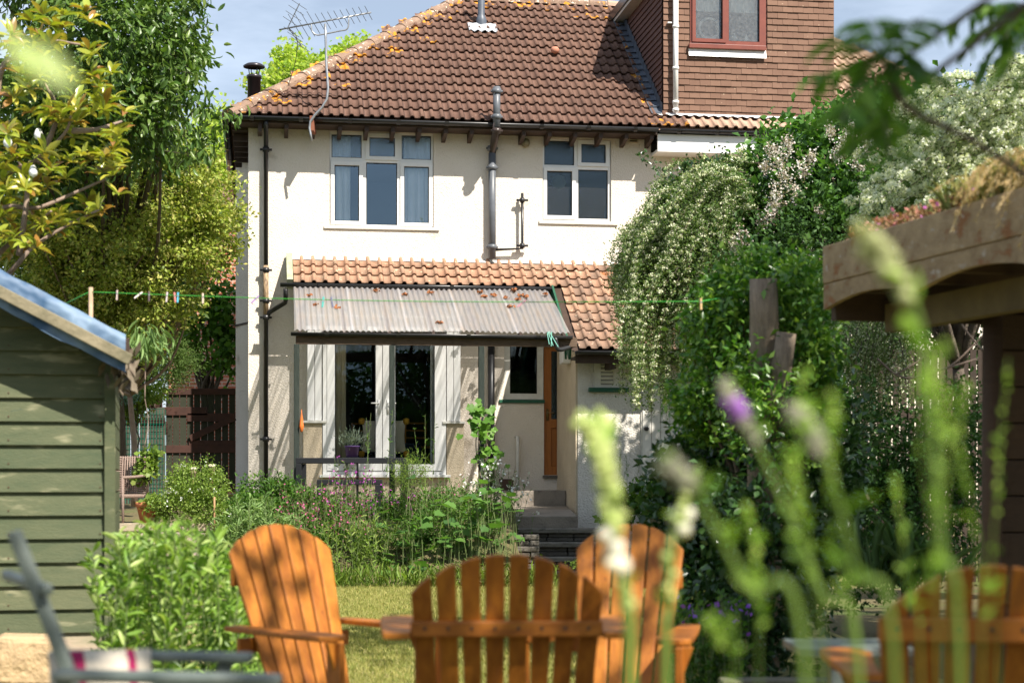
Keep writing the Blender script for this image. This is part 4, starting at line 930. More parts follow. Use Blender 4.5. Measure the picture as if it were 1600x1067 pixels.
# boundary fence behind the shrubs on the right
bf = empty('boundary_fence', (0,0,0), 0, 'dark slatted boundary fence glimpsed through shrubs beneath the pergola roof', 'fence')
D = 19.0; M_BF = mat('dark_fence_slat',(.06,.04,.028),(.035,.025,.02),7,.9)
xa = at(1335,600,D).x
for i in range(26): MB().box(xa+i*.085, xa+i*.085+.065, D, D+.02, .2, 2.75).build('slat', M_BF, bf)
MB().box(xa, xa+2.2, D+.022, D+.06, 1.95, 2.1).build('rail', M_BF, bf); MB().box(xa, xa+2.2, D+.022, D+.06, .6, .7).build('rail', M_BF, bf)
for i in range(7): 
    zz = 2.76+i*.27
    if zz < 4.2: MB().box(xa-.3, xa+5, D+2, D+2.1, zz, zz+.25).build('brick_band', m_b, bf) if False else None
# ------------------------------------------------------------------ trees and shrubs
M_BARK = mat('bark', (.13,.10,.075), (.07,.055,.042), 12, .9, (40,.8,.02))
M_BARKL = mat('bark_pale', (.30,.22,.17), (.18,.13,.10), 9, .85, (40,.6,.01))
def PE(px, py, D, rx, ry, rd): 
    c = at(px, py, D); return (np.array(c), (rx/F*D, rd, ry/F*D))
L_CH = leafm('cherry_leaf', [(.05,.11,.02),(.11,.19,.035),(.045,.095,.02),(.19,.27,.065)], .32, .35, 1.5, .4)
tree('cherry_tree', 'tall cherry tree with drooping dark green leaves against the sky at left', 'tree', at(190,760,24),
     [PE(190,60,20,110,130,1.6),PE(270,40,20,50,60,.9),PE(120,160,20.5,130,110,1.4),PE(230,190,20,80,80,1.0),PE(100,-60,20,150,90,1.5),PE(40,200,20.6,130,160,1.2),PE(290,90,20.2,35,70,.6)],
     300, 52, (.14,.14,.10), .115, .045, L_CH, M_BARK, 11, droop=.5, T=TLL, nl=34, spread=.5, upn=.0)
def twig_branch(parent, pts, D, lm, n, L_, W_, seed, T=TLL, droop=.9, r=.005, dens=.075, spread=.6):
    rg = np.random.default_rng(seed); P3 = smooth_path([at(x, y, D) for x, y in pts], 6)
    off = parent.location
    MB().tube([p-off for p in P3], [r*(1-.8*i/len(P3)) for i in range(len(P3))], 5).build('branch', M_BARK, parent, True)
    idx = rg.uniform(0, len(P3)-1.01, n); A0 = np.array([tuple(p) for p in P3]); lo = A0[idx.astype(int)]; hi = A0[idx.astype(int)+1]; P = lo+(hi-lo)*(idx%1)[:,None]+rg.normal(size=(n,3))*dens
    d = rg.normal(size=(n,3))*spread; d[:,2] -= droop
    return leafobj('branch_leaves', lm, parent, leaves(P-np.array(off), L_, W_, d, rg, T, upn=.2))
chy = bpy.data.objects['cherry_tree']
for i, (pts, n) in enumerate(((((200,150),(260,155),(320,168),(372,178)),70), (((210,100),(265,108),(315,118)),55), (((230,50),(270,58),(318,30)),50), (((220,200),(290,205),(345,200)),60), (((240,120),(290,150),(325,158)),50), (((230,10),(280,0),(330,-8)),60), (((250,235),(300,240),(330,225)),40))):
    twig_branch(chy, pts, 19.6, L_CH, int(n*1.9), .125, .042, 50+i)
L_BX = leafm('small_bush_leaf', [(.19,.27,.04),(.38,.44,.08),(.07,.12,.022),(.46,.42,.13),(.24,.33,.055)], .3, .45)
tree('small_leaved_tree', 'broad olive green tree of tiny leaves reaching across to the house corner', 'tree', at(210,790,23.5),
     [PE(200,400,22,160,110,1.4),PE(290,340,22,88,110,1.0),PE(110,330,22.5,100,100,1.3),PE(230,260,22.5,90,60,1.0),PE(180,480,22,110,80,1.1),PE(320,350,22,55,85,.8),PE(80,440,22,110,90,1),PE(330,320,22,45,60,.7)],
     620, 130, (.085,.10,.08), .054, .031, L_BX, M_BARKL, 12, T=TD, nl=60, shell=.75, r0=.05)
L_CON = leafm('yew_leaf', [(.04,.085,.015),(.08,.13,.025),(.06,.10,.02)], .15, .6)
tree('backing_hedge', 'dark green tree mass behind the olive small-leaved tree', 'hedge', at(180,790,27), [PE(120,430,26,180,150,1.2),PE(200,380,26,90,150,1),PE(60,250,26,140,120,1),PE(170,560,26.5,80,60,.8)], 420, 60, (.2,.2,.2), .12, .07, leafm('backing_leaf',[(.03,.06,.015),(.06,.10,.02),(.045,.08,.02)],.2,.5), M_BARK, 112, nl=2, r0=.04)
tree('conifer_shrub', 'dense dark green conifer behind the netted fence left of the gate', 'shrub', at(250,770,26.5),
     [PE(235,570,26,70,45,.8),PE(270,560,26.3,45,40,.8),PE(190,600,26,40,40,.7)], 260, 60, (.07,.08,.08), .05, .012, L_CON, M_BARK, 13, T=TD, r0=.03, nl=4)
L_LIME = leafm('lime_leaf', [(.28,.40,.05),(.42,.50,.10),(.20,.33,.04),(.50,.52,.16)], .45, .5)
tree('lime_green_tree', 'pale lime green tree between the cherry tree and the house corner', 'tree', at(335,780,42),
     [PE(345,270,40,50,90,1.8),PE(335,350,40,55,80,1.8),PE(350,200,40,25,30,1.0),PE(300,260,40,30,50,1)], 330, 90, (.22,.22,.22), .11, .08, L_LIME, M_BARK, 14, T=TD)
tree('sunlit_tree', 'yellow-green tree top showing over the hip of the roof behind the aerial', 'tree', at(500,700,48),
     [PE(470,130,46,48,40,1.5),PE(540,110,46,45,30,1.5),PE(430,150,46,38,26,1.5),PE(455,90,46,18,22,1),PE(520,160,46,110,50,1.5),PE(560,85,46,30,14,1)], 300, 85, (.16,.16,.15), .12, .10, L_LIME, M_BARK, 15, T=TD)
# ivy on the brick house
L_IVY = leafm('ivy_leaf', [(.05,.13,.02),(.10,.22,.03),(.16,.30,.05),(.07,.16,.02)], .35, .4)
tree('climbing_ivy', 'bright green ivy trailing over the orange brick house beyond the gate', 'climber', at(330,770,31),
     [PE(300,500,30,50,60,.6),PE(345,470,30,30,60,.6),PE(350,545,30,26,60,.5),PE(290,540,30,22,30,.5),PE(310,440,30,60,30,.6)], 115, 18, (.10,.1,.11), .10, .09, L_IVY, M_BARK, 16, T=TR)
# magnolia: rosettes of long glossy leaves, the largest are separate leaf parts
L_MG = leafm('magnolia_leaf', [(.33,.33,.03),(.20,.26,.025),(.48,.42,.06),(.12,.18,.02),(.30,.14,.035),(.38,.42,.06),(.16,.23,.03)], .3, .28, 1.5, .6)
rg = np.random.default_rng(21); mg = empty('magnolia_tree', tuple(at(-40,760,14)), 0, 'magnolia with yellowish glossy leaves and bare pale branches over the shed roof', 'tree')
off = mg.location
def mgp(x, y, d=0): return at(x, y, 14+d)-off
brs = [[(-40,740),(-30,500),(30,410),(60,380),(110,350),(155,328)],[(-30,520),(-10,340),(60,325),(120,300),(165,280)],[(-10,340),(0,280),(50,255),(100,210),(112,178)],[(-10,360),(0,120),(40,90),(75,65),(125,70)],[(30,400),(42,310),(38,275),(22,235)],[(-20,420),(0,395),(40,360),(80,330)],[(110,205),(150,203),(190,190)],[(60,255),(90,180),(70,130)]]
m = MB()
for b in brs:
    p = smooth_path([mgp(x, y, .15*math.sin(x)) for x, y in b], 5); m.tube(p, [.028*(1-.72*i/len(p)) for i in range(len(p))], 7)
m.build('branch', M_BARKL, mg, True)
ros = []
for i in range(155):
    t_ = rg.uniform(); 
    if i < 105: c = at(rg.uniform(-30,190), rg.uniform(110,350), 14+rg.normal()*.5)
    elif i < 125: c = at(rg.uniform(10,150), rg.uniform(15,90), 14+rg.normal()*.4)
    else: c = at(rg.uniform(-30,110), rg.uniform(330,400), 14+rg.normal()*.4)
    ros.append(c)
ros += [at(185,305,13.7), at(195,175,13.7), at(165,165,13.8), at(20,375,13.6), at(175,260,13.7), at(120,120,13.7), at(45,140,13.6), at(140,35,13.7), at(105,170,13.6)]
tv, tf = TLL; base_leaf = [npmesh('leaf', tv*np.array([w,l,l*c]), tf, L_MG) for w, l, c in ((.050,.15,1),(.045,.13,1.6),(.055,.16,.4))]
cntl = 0; PP, DD = [], []
order = sorted(range(len(ros)), key=lambda i: ros[i].y)
for i in order:
    c = ros[i]; ax = Vector((rg.normal()*.5, -.3+rg.normal()*.5, 1)).normalized(); nl = int(rg.integers(7, 11))
    x0 = ax.orthogonal().normalized(); y0 = ax.cross(x0)
    for j in range(nl):
        an = 2*math.pi*j/nl+rg.normal()*.3; d = (x0*math.cos(an)+y0*math.sin(an))*.9+ax*rg.uniform(-.1,.9); d.normalize()
        if cntl < 300:
            zax = (ax-d*ax.dot(d)).normalized() if abs(ax.dot(d)) < .98 else d.orthogonal(); xax = d.cross(zax)
            Mx = Matrix((xax, d, zax)).transposed().to_4x4(); o = link('leaf', base_leaf[int(rg.integers(0,3))], mg); o.matrix_local = Matrix.Translation(c-off)@Mx; cntl += 1
        else: PP.append(tuple(c-off)); DD.append(tuple(d))
leafobj('foliage', L_MG, mg, leaves(np.array(PP), .145, .05, np.array(DD), rg, TLL, upn=2), 'stuff')
for c in (at(52,278,13.5), at(12,232,13.6), at(60,220,13.7)):
    MB().lathe([(0,0),(.03,.02),(.036,.05),(.02,.09),(0,.10)], c-off, 8).build('flower_bud', M_WHITE, mg, True)
# ---- spirea cascade
M_FLW = leafm('cream_floret', [(.62,.64,.46),(.74,.74,.58),(.50,.55,.34),(.70,.70,.52)], .25, .8, 1.1, .1)
L_SP = leafm('spirea_leaf', [(.09,.16,.045),(.14,.21,.06),(.06,.12,.03),(.18,.24,.08)], .3, .5)
def spirea(name, label, base, stems, D, nflo, nlf, fs, seed, clump=0.0, lm=L_SP, fm=M_FLW, dj=.35, ls=.03, lj=.035):
    """arching sprays: each stem is a list of photo points, given its own depth offset; florets and leaves line it"""
    rg = np.random.default_rng(seed); root = empty(name, tuple(base), 0, label, 'shrub'); b = np.array(base); MT = MB(); PF, DF, PL, DL = [], [], [], []
    for pts, dd in stems:
        p3 = [at(x, y, D+dd+.1*math.sin(i*1.7+dd*9)) for i, (x, y) in enumerate(pts)]; sp_ = smooth_path(p3, 7)
        MT.tube([p-root.location for p in sp_], [.007*(1-.7*i/len(sp_)) for i in range(len(sp_))], 4, False)
        A0 = np.array([tuple(p) for p in sp_]); L0 = np.linalg.norm(A0[1:]-A0[:-1], axis=1).sum()
        nf, nl = int(nflo*L0), int(nlf*L0)
        for n_, PQ, DQ, sg in ((nf, PF, DF, .024), (nl, PL, DL, lj)):
            t = rg.uniform(.05, 1, n_)*(len(A0)-1.01); i = t.astype(int); c = A0[i]+(A0[i+1]-A0[i])*(t-i)[:,None]
            if clump and PQ is PF:      # florets gather in domed heads spaced along the spray
                k = max(1, int(L0/clump)); tc_ = (np.floor(t/(len(A0)-1)*k)+.5)/k*(len(A0)-1); ic = np.minimum(tc_.astype(int), len(A0)-2); c = A0[ic]+(A0[ic+1]-A0[ic])*(tc_-ic)[:,None]
                c = c+unit(rg.normal(size=(n_,3)))*rg.uniform(.75,1,(n_,1))*clump*.42*np.array([1,1,.75]); c[:,2] += clump*.2; PQ.append(c)
            else: PQ.append(c+rg.normal(size=(n_,3))*sg)
            dq = rg.normal(size=(n_,3)); dq[:,2] += .3; DQ.append(dq)
    MT.build('stems', M_BARK, root)
    P = np.vstack(PF)-b; leafobj('flowers', fm, root, leaves(P, fs, fs, np.vstack(DF), rg, TD, upn=0))
    P = np.vstack(PL)-b; leafobj('foliage', lm, root, leaves(P, ls, ls*.42, np.vstack(DL), rg, TD))
    return root
q = random.Random(4); st = []
for i in range(215):                                           # sprays pour out from the crown to the left and hang down
    x0 = q.uniform(1050,1190); y0 = 268+(1190-x0)*.62+q.uniform(-14,60)-(1185-x0)*.05; ex = q.uniform(975,1165); 
    ey = q.uniform(430,650)- max(0,(1000-ex))*1.2
    if i % 3 == 0: ex = q.uniform(958,1060); ey = q.uniform(350,540)+(1060-ex)*.3; x0 = q.uniform(1040,1150)
    if ex > 1090: ey = min(660, ey+30)
    mx = ex+(x0-ex)*.38; my = y0+(ey-y0)*.30-10
    st.append(([(x0,y0),((x0+mx)/2,y0+(my-y0)*.25-12),(mx,my),(ex+3,(my+ey)/2),(ex-q.uniform(-4,8),ey)], q.uniform(-.7,.9)))
spirea('cascading_spirea', 'large cascading shrub of tiny cream flowers hanging in front of the low tiled roof', at(1150,800,22.4), st, 21.6, 290, 330, .023, 31, clump=.085, lj=.045, ls=.038)
st = []
for i in range(60):
    x0 = q.uniform(1130,1200); y0 = q.uniform(265,320); ex = x0-q.uniform(10,60); ey = y0-q.uniform(5,45)+q.random()*15
    st.append(([(x0,y0),((x0+ex)/2,(y0+ey)/2-8),(ex,ey)], q.uniform(-.4,.6)))
spirea('pale_spirea', 'pale yellow-green flowering spray shrub under the neighbouring gutter', at(1170,800,22.6), st, 22.2, 260, 120, .025, 32, clump=.07, fm=leafm('yellowish_floret',[(.55,.60,.30),(.66,.68,.42),(.45,.52,.24)],.25,.8,1.1,.1))
L_DK = leafm('dark_glossy_leaf', [(.018,.05,.012),(.03,.075,.018),(.05,.11,.025),(.022,.06,.02)], .2, .3, 1.4, .6)
dk = tree('evergreen_shrub', 'dark glossy small-leaved shrub with stray shoots above the cascading shrub', 'shrub', at(1120,800,22.6),
     [PE(1090,300,21.9,48,36,.5),PE(1130,285,22,45,40,.5),PE(1060,320,21.6,30,25,.4),PE(1170,430,22.3,60,120,.7),PE(1235,370,21.6,70,110,.8),PE(1240,280,21.6,60,60,.7)], 420, 60, (.08,.09,.08), .055, .032, L_DK, M_BARK, 33, T=TL)
for i, pts in enumerate((((1080,300),(1048,275),(1015,255),(1000,243)), ((1095,290),(1075,262),(1068,258)), ((1060,310),(1045,305),(1030,318)), ((1085,290),(1085,268),(1093,255)))):
    twig_branch(dk, pts, 21.3, L_DK, 110, .058, .032, 60+i, TL, -.3, .006, .03, .9)
# ---- lilac
L_LI = leafm('lilac_leaf', [(.04,.10,.022),(.07,.16,.03),(.10,.22,.04),(.05,.12,.03)], .3, .35)
li = tree('lilac_shrub', 'lilac with heart-shaped leaves and fading white flower heads right of the cascading shrub', 'shrub', at(1290,800,20.3),
     [PE(1240,275,22,85,75,.8),PE(1330,330,21.4,95,85,.9),PE(1285,225,22,75,42,.8),PE(1228,238,22.4,48,40,.6),PE(1215,300,22.4,40,70,.6),PE(1195,330,21.6,50,60,.5),PE(1390,230,21.8,80,80,.8),PE(1380,195,21.8,80,40,.6),PE(1450,175,22,60,38,.6),PE(1400,175,22.6,70,50,.6),PE(1340,200,22.6,60,40,.6)],
     600, 30, (.13,.15,.13), .105, .072, L_LI, M_BARKL, 34, T=TL, nl=50)
M_LF = leafm('lilac_floret', [(.60,.58,.55),(.68,.66,.64),(.40,.30,.24),(.62,.57,.54)], .2, .8, 1.1, .1)
rg = np.random.default_rng(77); heads = [(1230,225),(1205,235),(1218,250),(1240,300),(1205,335),(1190,345),(1215,320),(1150,385),(1160,370),(1255,262),(1310,240),(1355,235),(1342,255),(1298,205),(1385,200),(1400,180),(1348,275),(1268,245),(1225,275),(1195,262),(1260,385),(1375,290),(1330,205),(1210,305),(1320,222),(1170,400),(1280,330),(1420,215),(1300,500),(1305,525),(1288,520),(1310,485)]
for hx, hy in heads:
    c = np.array(at(hx, hy, 20.75+rg.normal()*.15))-np.array(li.location); n = 170
    P = c+rg.normal(size=(n,3))*np.array([.055,.05,.085])*rg.uniform(.5,.95); leafobj('flower_head', M_LF, li, leaves(P,.028,.024,rg.normal(size=(n,3)),rg,TD), 'stuff')
# ---- big white spirea on the right
st = []; q = random.Random(8)
for i in range(165):
    x0 = q.uniform(1470,1690); y0 = q.uniform(120,300); L0_ = q.uniform(60,190); ex = x0-L0_*.85; ey = y0+L0_*q.uniform(.25,.75)
    if ex < 1330: continue
    st.append(([(x0,y0),((x0*2+ex)/3,(y0*2+ey)/3-16),((x0+2*ex)/3,(y0+2*ey)/3-10),(ex,ey)], q.uniform(-.8,.9)))
for i in range(16): st.append(([(1640,q.uniform(100,140)),(1590,q.uniform(95,150)),(q.uniform(1540,1575),q.uniform(112,150))], q.uniform(-.3,.4)))
for (x, y) in ((1340,300),(1365,290),(1345,330),(1400,320)): st.append(([(x+60,y-20),(x+20,y-12),(x-20,y+30)], 0))
M_WFL = leafm('white_floret', [(.74,.76,.66),(.84,.85,.77),(.64,.68,.54)], .35, .8, 1.1, .1)
spirea('bridal_spirea', 'big arching shrub covered in dense white flower domes above the pergola roof', at(1560,800,15), st, 14.3, 620, 150, .021, 35, clump=.125, fm=M_WFL)
tree('green_shrub_backing', 'mid green leafy shrub filling in behind the white domed flowers', 'shrub', at(1500,800,16.5),
     [PE(1500,280,15.6,130,110,.7),PE(1560,200,15.6,90,80,.6),PE(1420,330,15.8,90,80,.6),PE(1380,400,16,70,60,.5)], 240, 50, (.10,.1,.1), .05, .024, leafm('mid_green_leaf',[(.05,.10,.03),(.09,.16,.04),(.06,.13,.035)],.3,.5), M_BARK, 36)
st = []
for i in range(90):
    x0 = q.uniform(1290,1420); y0 = q.uniform(470,560); ex = x0-q.uniform(-20,40); ey = y0+q.uniform(50,150); st.append(([(x0,y0),((x0+ex)/2-4,(y0+ey)/2-10),(ex,ey)], q.uniform(-.5,.6)))
spirea('shaded_spirea', 'small pale-flowered shrub in deep shade under the pergola roof', at(1350,820,17.4), st, 16.6, 110, 220, .018, 37)
# ---- climber around the cut post, dark shrubs and undergrowth on the right
L_CL = leafm('climber_leaf', [(.035,.11,.013),(.07,.19,.022),(.24,.38,.06),(.045,.13,.018),(.15,.29,.035)], .3, .33, 1.6, .5)
L_CLD = leafm('climber_leaf_dark', [(.018,.05,.014),(.03,.08,.02),(.05,.11,.025),(.035,.07,.035)], .22, .32, 1.4, .5)
cb = tree('honeysuckle_climber', 'leafy climber wrapped round the cut wooden post in the middle right', 'climber', at(1190,1075,12.4),
     [PE(1215,445,12.2,90,48,.45),PE(1130,500,12.4,55,80,.4),PE(1265,500,12,45,90,.4),PE(1120,610,12.4,70,70,.45),PE(1250,620,12.2,60,90,.4),PE(1180,420,12.3,40,30,.3),PE(1160,680,12.5,70,60,.3),PE(1200,680,11.6,75,90,.12),PE(1165,560,11.65,26,80,.08),PE(1190,620,11.55,40,40,.06),PE(1240,590,11.55,20,60,.06)],
     420, 40, (.06,.07,.065), .062, .030, L_CL, M_BARK, 41, nl=30, r0=.04)
tree('dark_laurel_shrub', 'large dark glossy shrub below the climber filling the centre right', 'shrub', at(1160,1080,13.2),
     [PE(1150,760,13,110,110,.7),PE(1080,800,13,65,110,.5),PE(1230,800,13,110,120,.7),PE(1160,900,12.8,120,90,.7),PE(1060,740,13.3,40,40,.3),PE(1280,700,13.6,70,110,.6),PE(1190,850,11.5,120,150,.25),PE(1200,1000,11.4,110,60,.2)],
     620, 36, (.085,.09,.085), .078, .044, L_CLD, M_BARK, 42, nl=30)
tree('dark_undergrowth', 'deep green shaded shrub beneath the pergola roof beside its post', 'shrub', at(1420,1000,14.6),
     [PE(1420,760,15,120,110,.7),PE(1330,720,15.2,80,120,.6),PE(1480,700,15,60,120,.6),PE(1400,860,14.5,140,60,.6),PE(1300,900,14,60,60,.4)],
     320, 60, (.10,.10,.10), .05, .026, leafm('shade_leaf',[(.02,.06,.012),(.04,.10,.02),(.06,.13,.03)],.25,.5), M_BARK, 43)
# dark hedge mass behind right
tree('tall_hedge', 'tall dark hedge behind the lilac and white flowers at far right', 'hedge', at(1500,780,21),
     [PE(1450,420,20.5,220,180,.8),PE(1330,480,20.5,160,150,.8),PE(1560,330,20.5,120,160,.8),PE(1250,450,20.3,120,160,.6)], 420, 60, (.15,.15,.15), .07, .04, leafm('hedge_leaf',[(.025,.065,.014),(.04,.09,.02),(.06,.12,.03)],.2,.5), M_BARK, 44)
# bare twisting twigs under the pergola
m = MB()
for pts in (((1530,560),(1480,575),(1430,590),(1400,585),(1370,560)),((1400,585),(1440,560),(1436,545)),((1300,480),(1400,495),(1520,490)),((1480,575),(1500,560),(1540,520)),((1520,470),(1500,500),(1545,560))):
    m.tube(smooth_path([at(x, y, 12.6) for x, y in pts], 5), .008, 5)
tag(m.build('bare_twigs', M_BARKL, None, True), 'bare pale twigs twisting beside the dark pergola post', 'branch')
# strap leaves
rg = np.random.default_rng(90); c = at(1400,915,11.5); n = 60; P = np.array(c)+rg.normal(size=(n,3))*np.array([.16,.1,.02]); d = rg.normal(size=(n,3))*.45; d[:,2] = 1
o = leafobj('strap_leaf_clump', leafm('strap_leaf',[(.06,.13,.04),(.12,.19,.07),(.08,.15,.05)],.25,.4), None, leaves(P,.42,.028,d,rg,TLL)); tag(o, 'clump of long strap-shaped leaves behind the right-hand wooden chair', 'plant')
# cut wooden post with fork
pst = empty('cut_wooden_post', tuple(at(1195,1075,12.0)), 0, 'pale cut tree trunk post with a second sawn limb, ringed by climber leaves', 'tree stump')
M_STP = mat('stump_wood', (.36,.28,.20), (.17,.125,.09), 4, .85, (40,.9,.015), stretch=(6,6,1)); off = pst.location
def L3(x, y, D): return at(x, y, D)-off
MB().tube([L3(1194,1075,12.0),L3(1194,700,11.95),L3(1194,500,11.8),L3(1193,436,11.78)], [.13,.115,.098,.095], 14).build('trunk', M_STP, pst, True)
MB().tube([L3(1200,720,11.8),L3(1214,620,11.72),L3(1229,520,11.66)], [.09,.08,.07], 10).build('sawn_limb', M_STP, pst, True)
# ---- willowherb-like bush in the left foreground
def leafy_stems(name, label, base, N, xr, yb, ytop, D, dd, L_, W_, lm, seed, per=26, lean=.12, cat='plant', T=TLL, r=.004, flowers=None, top_fac=None, up=.55):
    rg = np.random.default_rng(seed); root = empty(name, tuple(base), 0, label, cat); off = np.array(root.location); MT = MB(); PL, DL, PF = [], [], []
    for i in range(N):
        x = rg.uniform(*xr); d_ = D+rg.uniform(-dd, dd); yt = ytop(x)+abs(rg.normal())*22; b0 = at(x+rg.normal()*8, yb, d_); t0 = at(x+rg.normal()*18, yt, d_); 
        p = smooth_path([b0, b0.lerp(t0,.5)+Vector(rg.normal(size=3)*.02), t0], 5); MT.tube([q_-root.location for q_ in p], [r*(1-.5*j/len(p)) for j in range(len(p))], 4, False)
        A0 = np.array([tuple(q_) for q_ in p]); t = rg.uniform(.08,1,per)*(len(A0)-1.01); k = t.astype(int); c = A0[k]+(A0[k+1]-A0[k])*(t-k)[:,None]; PL.append(c)
        dq = rg.normal(size=(per,3)); dq[:,2] = np.abs(dq[:,2])*.4+up; DL.append(dq)
        if flowers:
            nf = flowers[1]; tf_ = rg.uniform(flowers[3],1,nf)*(len(A0)-1.01); k = tf_.astype(int); PF.append(A0[k]+(A0[k+1]-A0[k])*(tf_-k)[:,None]+rg.normal(size=(nf,3))*flowers[4])
    MT.build('stems', bpy.data.materials.get('green_stem') or mat('green_stem',(.14,.20,.06),(.10,.12,.05),9,.6), root)
    P = np.vstack(PL)-off; leafobj('foliage', lm, root, leaves(P, L_, W_, np.vstack(DL), rg, T))
    if flowers: P = np.vstack(PF)-off; leafobj('flowers', flowers[0], root, leaves(P, flowers[2], flowers[2]*.9, rg.normal(size=P.shape), rg, TD), 'stuff')
    return root
L_EU = leafm('pale_lance_leaf', [(.13,.25,.035),(.27,.42,.07),(.07,.14,.025),(.42,.52,.17),(.18,.31,.05)], .34, .4, 1.5, .35)
leafy_stems('lance_leaved_shrub', 'bright green lance-leaved shrub between the green shed and the left wooden chair', at(270,1120,9.6), 90, (160,390), 1110, lambda x: 806+abs(x-265)*.42, 9.5, .8, .085, .024, L_EU, 51, 36, cat='shrub')
leafy_stems('lance_leaved_shrub', 'low bright green leafy growth at the foot of the left wooden chair', at(390,1120,9.8), 30, (345,420), 1110, lambda x: 960, 9.4, .3, .075, .024, L_EU, 52, 34, cat='shrub')
# ---- flower bed, from left to right
L_G1 = leafm('fresh_green_leaf', [(.14,.22,.04),(.22,.32,.06),(.10,.17,.03),(.28,.34,.09)], .35, .45)
L_G2 = leafm('mid_bed_leaf', [(.045,.115,.016),(.09,.19,.028),(.03,.08,.014),(.15,.25,.04)], .32, .45)
L_G3 = leafm('grey_green_leaf', [(.15,.25,.08),(.25,.36,.13),(.10,.18,.05)], .3, .5)
F_PK = leafm('pink_petal', [(.62,.12,.30),(.5,.08,.25),(.72,.25,.42)], .3, .7, 1.2); F_PU = leafm('purple_petal', [(.38,.06,.36),(.30,.05,.32),(.5,.12,.42)], .3, .7, 1.2)
F_WH = leafm('daisy_petal', [(.78,.78,.76),(.7,.7,.68)], .2, .7, 1.1)
def moundf(name, label, cat, ells, ncl, per, sig, L_, W_, lm, seed, base, T=TL, fl=None):
    r_ = tree(name, label, cat, base, ells, ncl, per, sig, L_, W_, lm, M_BARK, seed, T=T, r0=.012, nl=12, upn=.5)
    if fl:
        rg = np.random.default_rng(seed+500); C, P, O = cl_pts(ells, fl[1], fl[2], .02, rg, .9); keep = O[:,2] > -.2; P = P[keep]; leafobj('flowers', fl[0], r_, leaves(P-np.array(r_.location), fl[3], fl[3]*.9, rg.normal(size=P.shape), rg, TD), 'stuff')
    return r_
moundf('oregano_mound', 'bright green mound with small whitish flower heads in front of the picket gate', 'plant', [PE(305,765,21.9,48,45,.35),PE(280,790,21.8,45,30,.3),PE(330,800,21.8,30,35,.3),PE(285,745,22,25,20,.2)], 210, 50, (.05,.05,.05), .035, .02, L_G1, 101, at(300,825,21.9), fl=(F_WH,60,8,.022))
moundf('clipped_vine', 'tangle of green and reddish vine leaves on top of the netted fence', 'climber', [PE(215,625,24,36,14,.3),PE(240,615,24,20,12,.3),PE(190,640,24,30,16,.3)], 90, 26, (.06,.06,.05), .06, .04, L_G1, 102, at(215,700,24))
moundf('blue_green_juniper', 'small patch of blue-green foliage at the left end of the netted fence', 'shrub', [PE(188,618,23.6,26,10,.3)], 50, 40, (.05,.05,.03), .04, .012, leafm('juniper',[(.16,.30,.24),(.24,.38,.30)],.1,.6), 103, at(185,660,23.6), T=TD)
moundf('potted_vine', 'yellow-green leafy vine climbing from the terracotta pot', 'plant', [PE(232,715,22.3,14,18,.15),PE(225,735,22.3,18,18,.15),PE(245,790,21.9,20,16,.15)], 60, 12, (.035,.035,.035), .065, .055, L_G1, 104, at(230,790,22.3), T=TR)
leafy_stems('catchfly_drift', 'silvery green lance-leaved drift right of the oregano', at(400,880,21.6), 130, (335,470), 905, lambda x: 790+20*math.sin(x*.06), 21.7, .5, .10, .020, L_G3, 105, 24)
leafy_stems('red_campion', 'tall red campion with many small pink flowers left of the french doors', at(480,880,22.2), 110, (425,560), 900, lambda x: 770+18*math.sin(x*.09), 22.2, .5, .06, .022, L_G2, 106, 14, flowers=(F_PK,7,.026,.5,.02))
leafy_stems('purple_campion', 'purple-pink flowering stems rising in front of the french doors', at(540,860,22.6), 34, (480,610), 880, lambda x: 705+abs(x-545)*.7, 22.6, .35, .05, .016, L_G2, 107, 9, flowers=(F_PU,9,.028,.72,.022))
leafy_stems('dark_flower_spikes', 'thin dark seed spikes standing in front of the left pier', at(460,860,22.8), 26, (420,520), 870, lambda x: 745+10*math.sin(x), 22.8, .3, .035, .012, L_G2, 108, 16, flowers=(leafm('dark_bud',[(.10,.03,.05),(.16,.06,.08)],.1),6,.02,.6,.012))
leafy_stems('tall_thistle', 'two tall thin weedy stems overlapping the doors', at(640,860,22.7), 6, (515,672), 870, lambda x: 640, 22.7, .3, .06, .014, L_G2, 109, 26)
moundf('fennel_clump', 'feathery bright green clump in front of the right door pane', 'plant', [PE(640,745,22.5,30,28,.2),PE(650,720,22.4,14,12,.12)], 60, 40, (.05,.05,.06), .05, .006, L_G1, 110, at(640,820,22.5), T=TD)
moundf('left_bed_greens', 'mixed low green foliage filling the bed left of the purple campion', 'plant', [PE(390,800,22.4,60,26,.3),PE(420,770,23,50,22,.25),PE(470,790,22.9,50,30,.25)], 200, 34, (.07,.06,.06), .06, .026, L_G2, 111, at(420,840,22.4))
leafy_stems('evening_primrose', 'leafy upright stems with pale green tips behind the lawn edge', at(565,915,21.6), 60, (520,620), 918, lambda x: 815+14*math.sin(x*.2), 21.7, .25, .08, .016, L_G1, 112, 22)
leafy_stems('aster_thicket', 'tall green unflowered thicket right of the door centre post', at(680,860,22.9), 90, (610,750), 890, lambda x: 752+16*math.sin(x*.07), 22.8, .3, .05, .016, L_G2, 113, 26, flowers=(F_PK,1,.02,.8,.02))
moundf('bed_undergrowth', 'dense mixed undergrowth of the flower bed between lawn and french doors', 'plant', [PE(600,860,22.2,90,40,.3),PE(700,850,22.4,90,55,.3),PE(520,860,22.2,60,35,.3),PE(640,890,21.8,120,22,.2),PE(470,850,22.2,60,40,.3)], 520, 34, (.08,.06,.07), .06, .018, L_G2, 114, at(620,915,22.0))
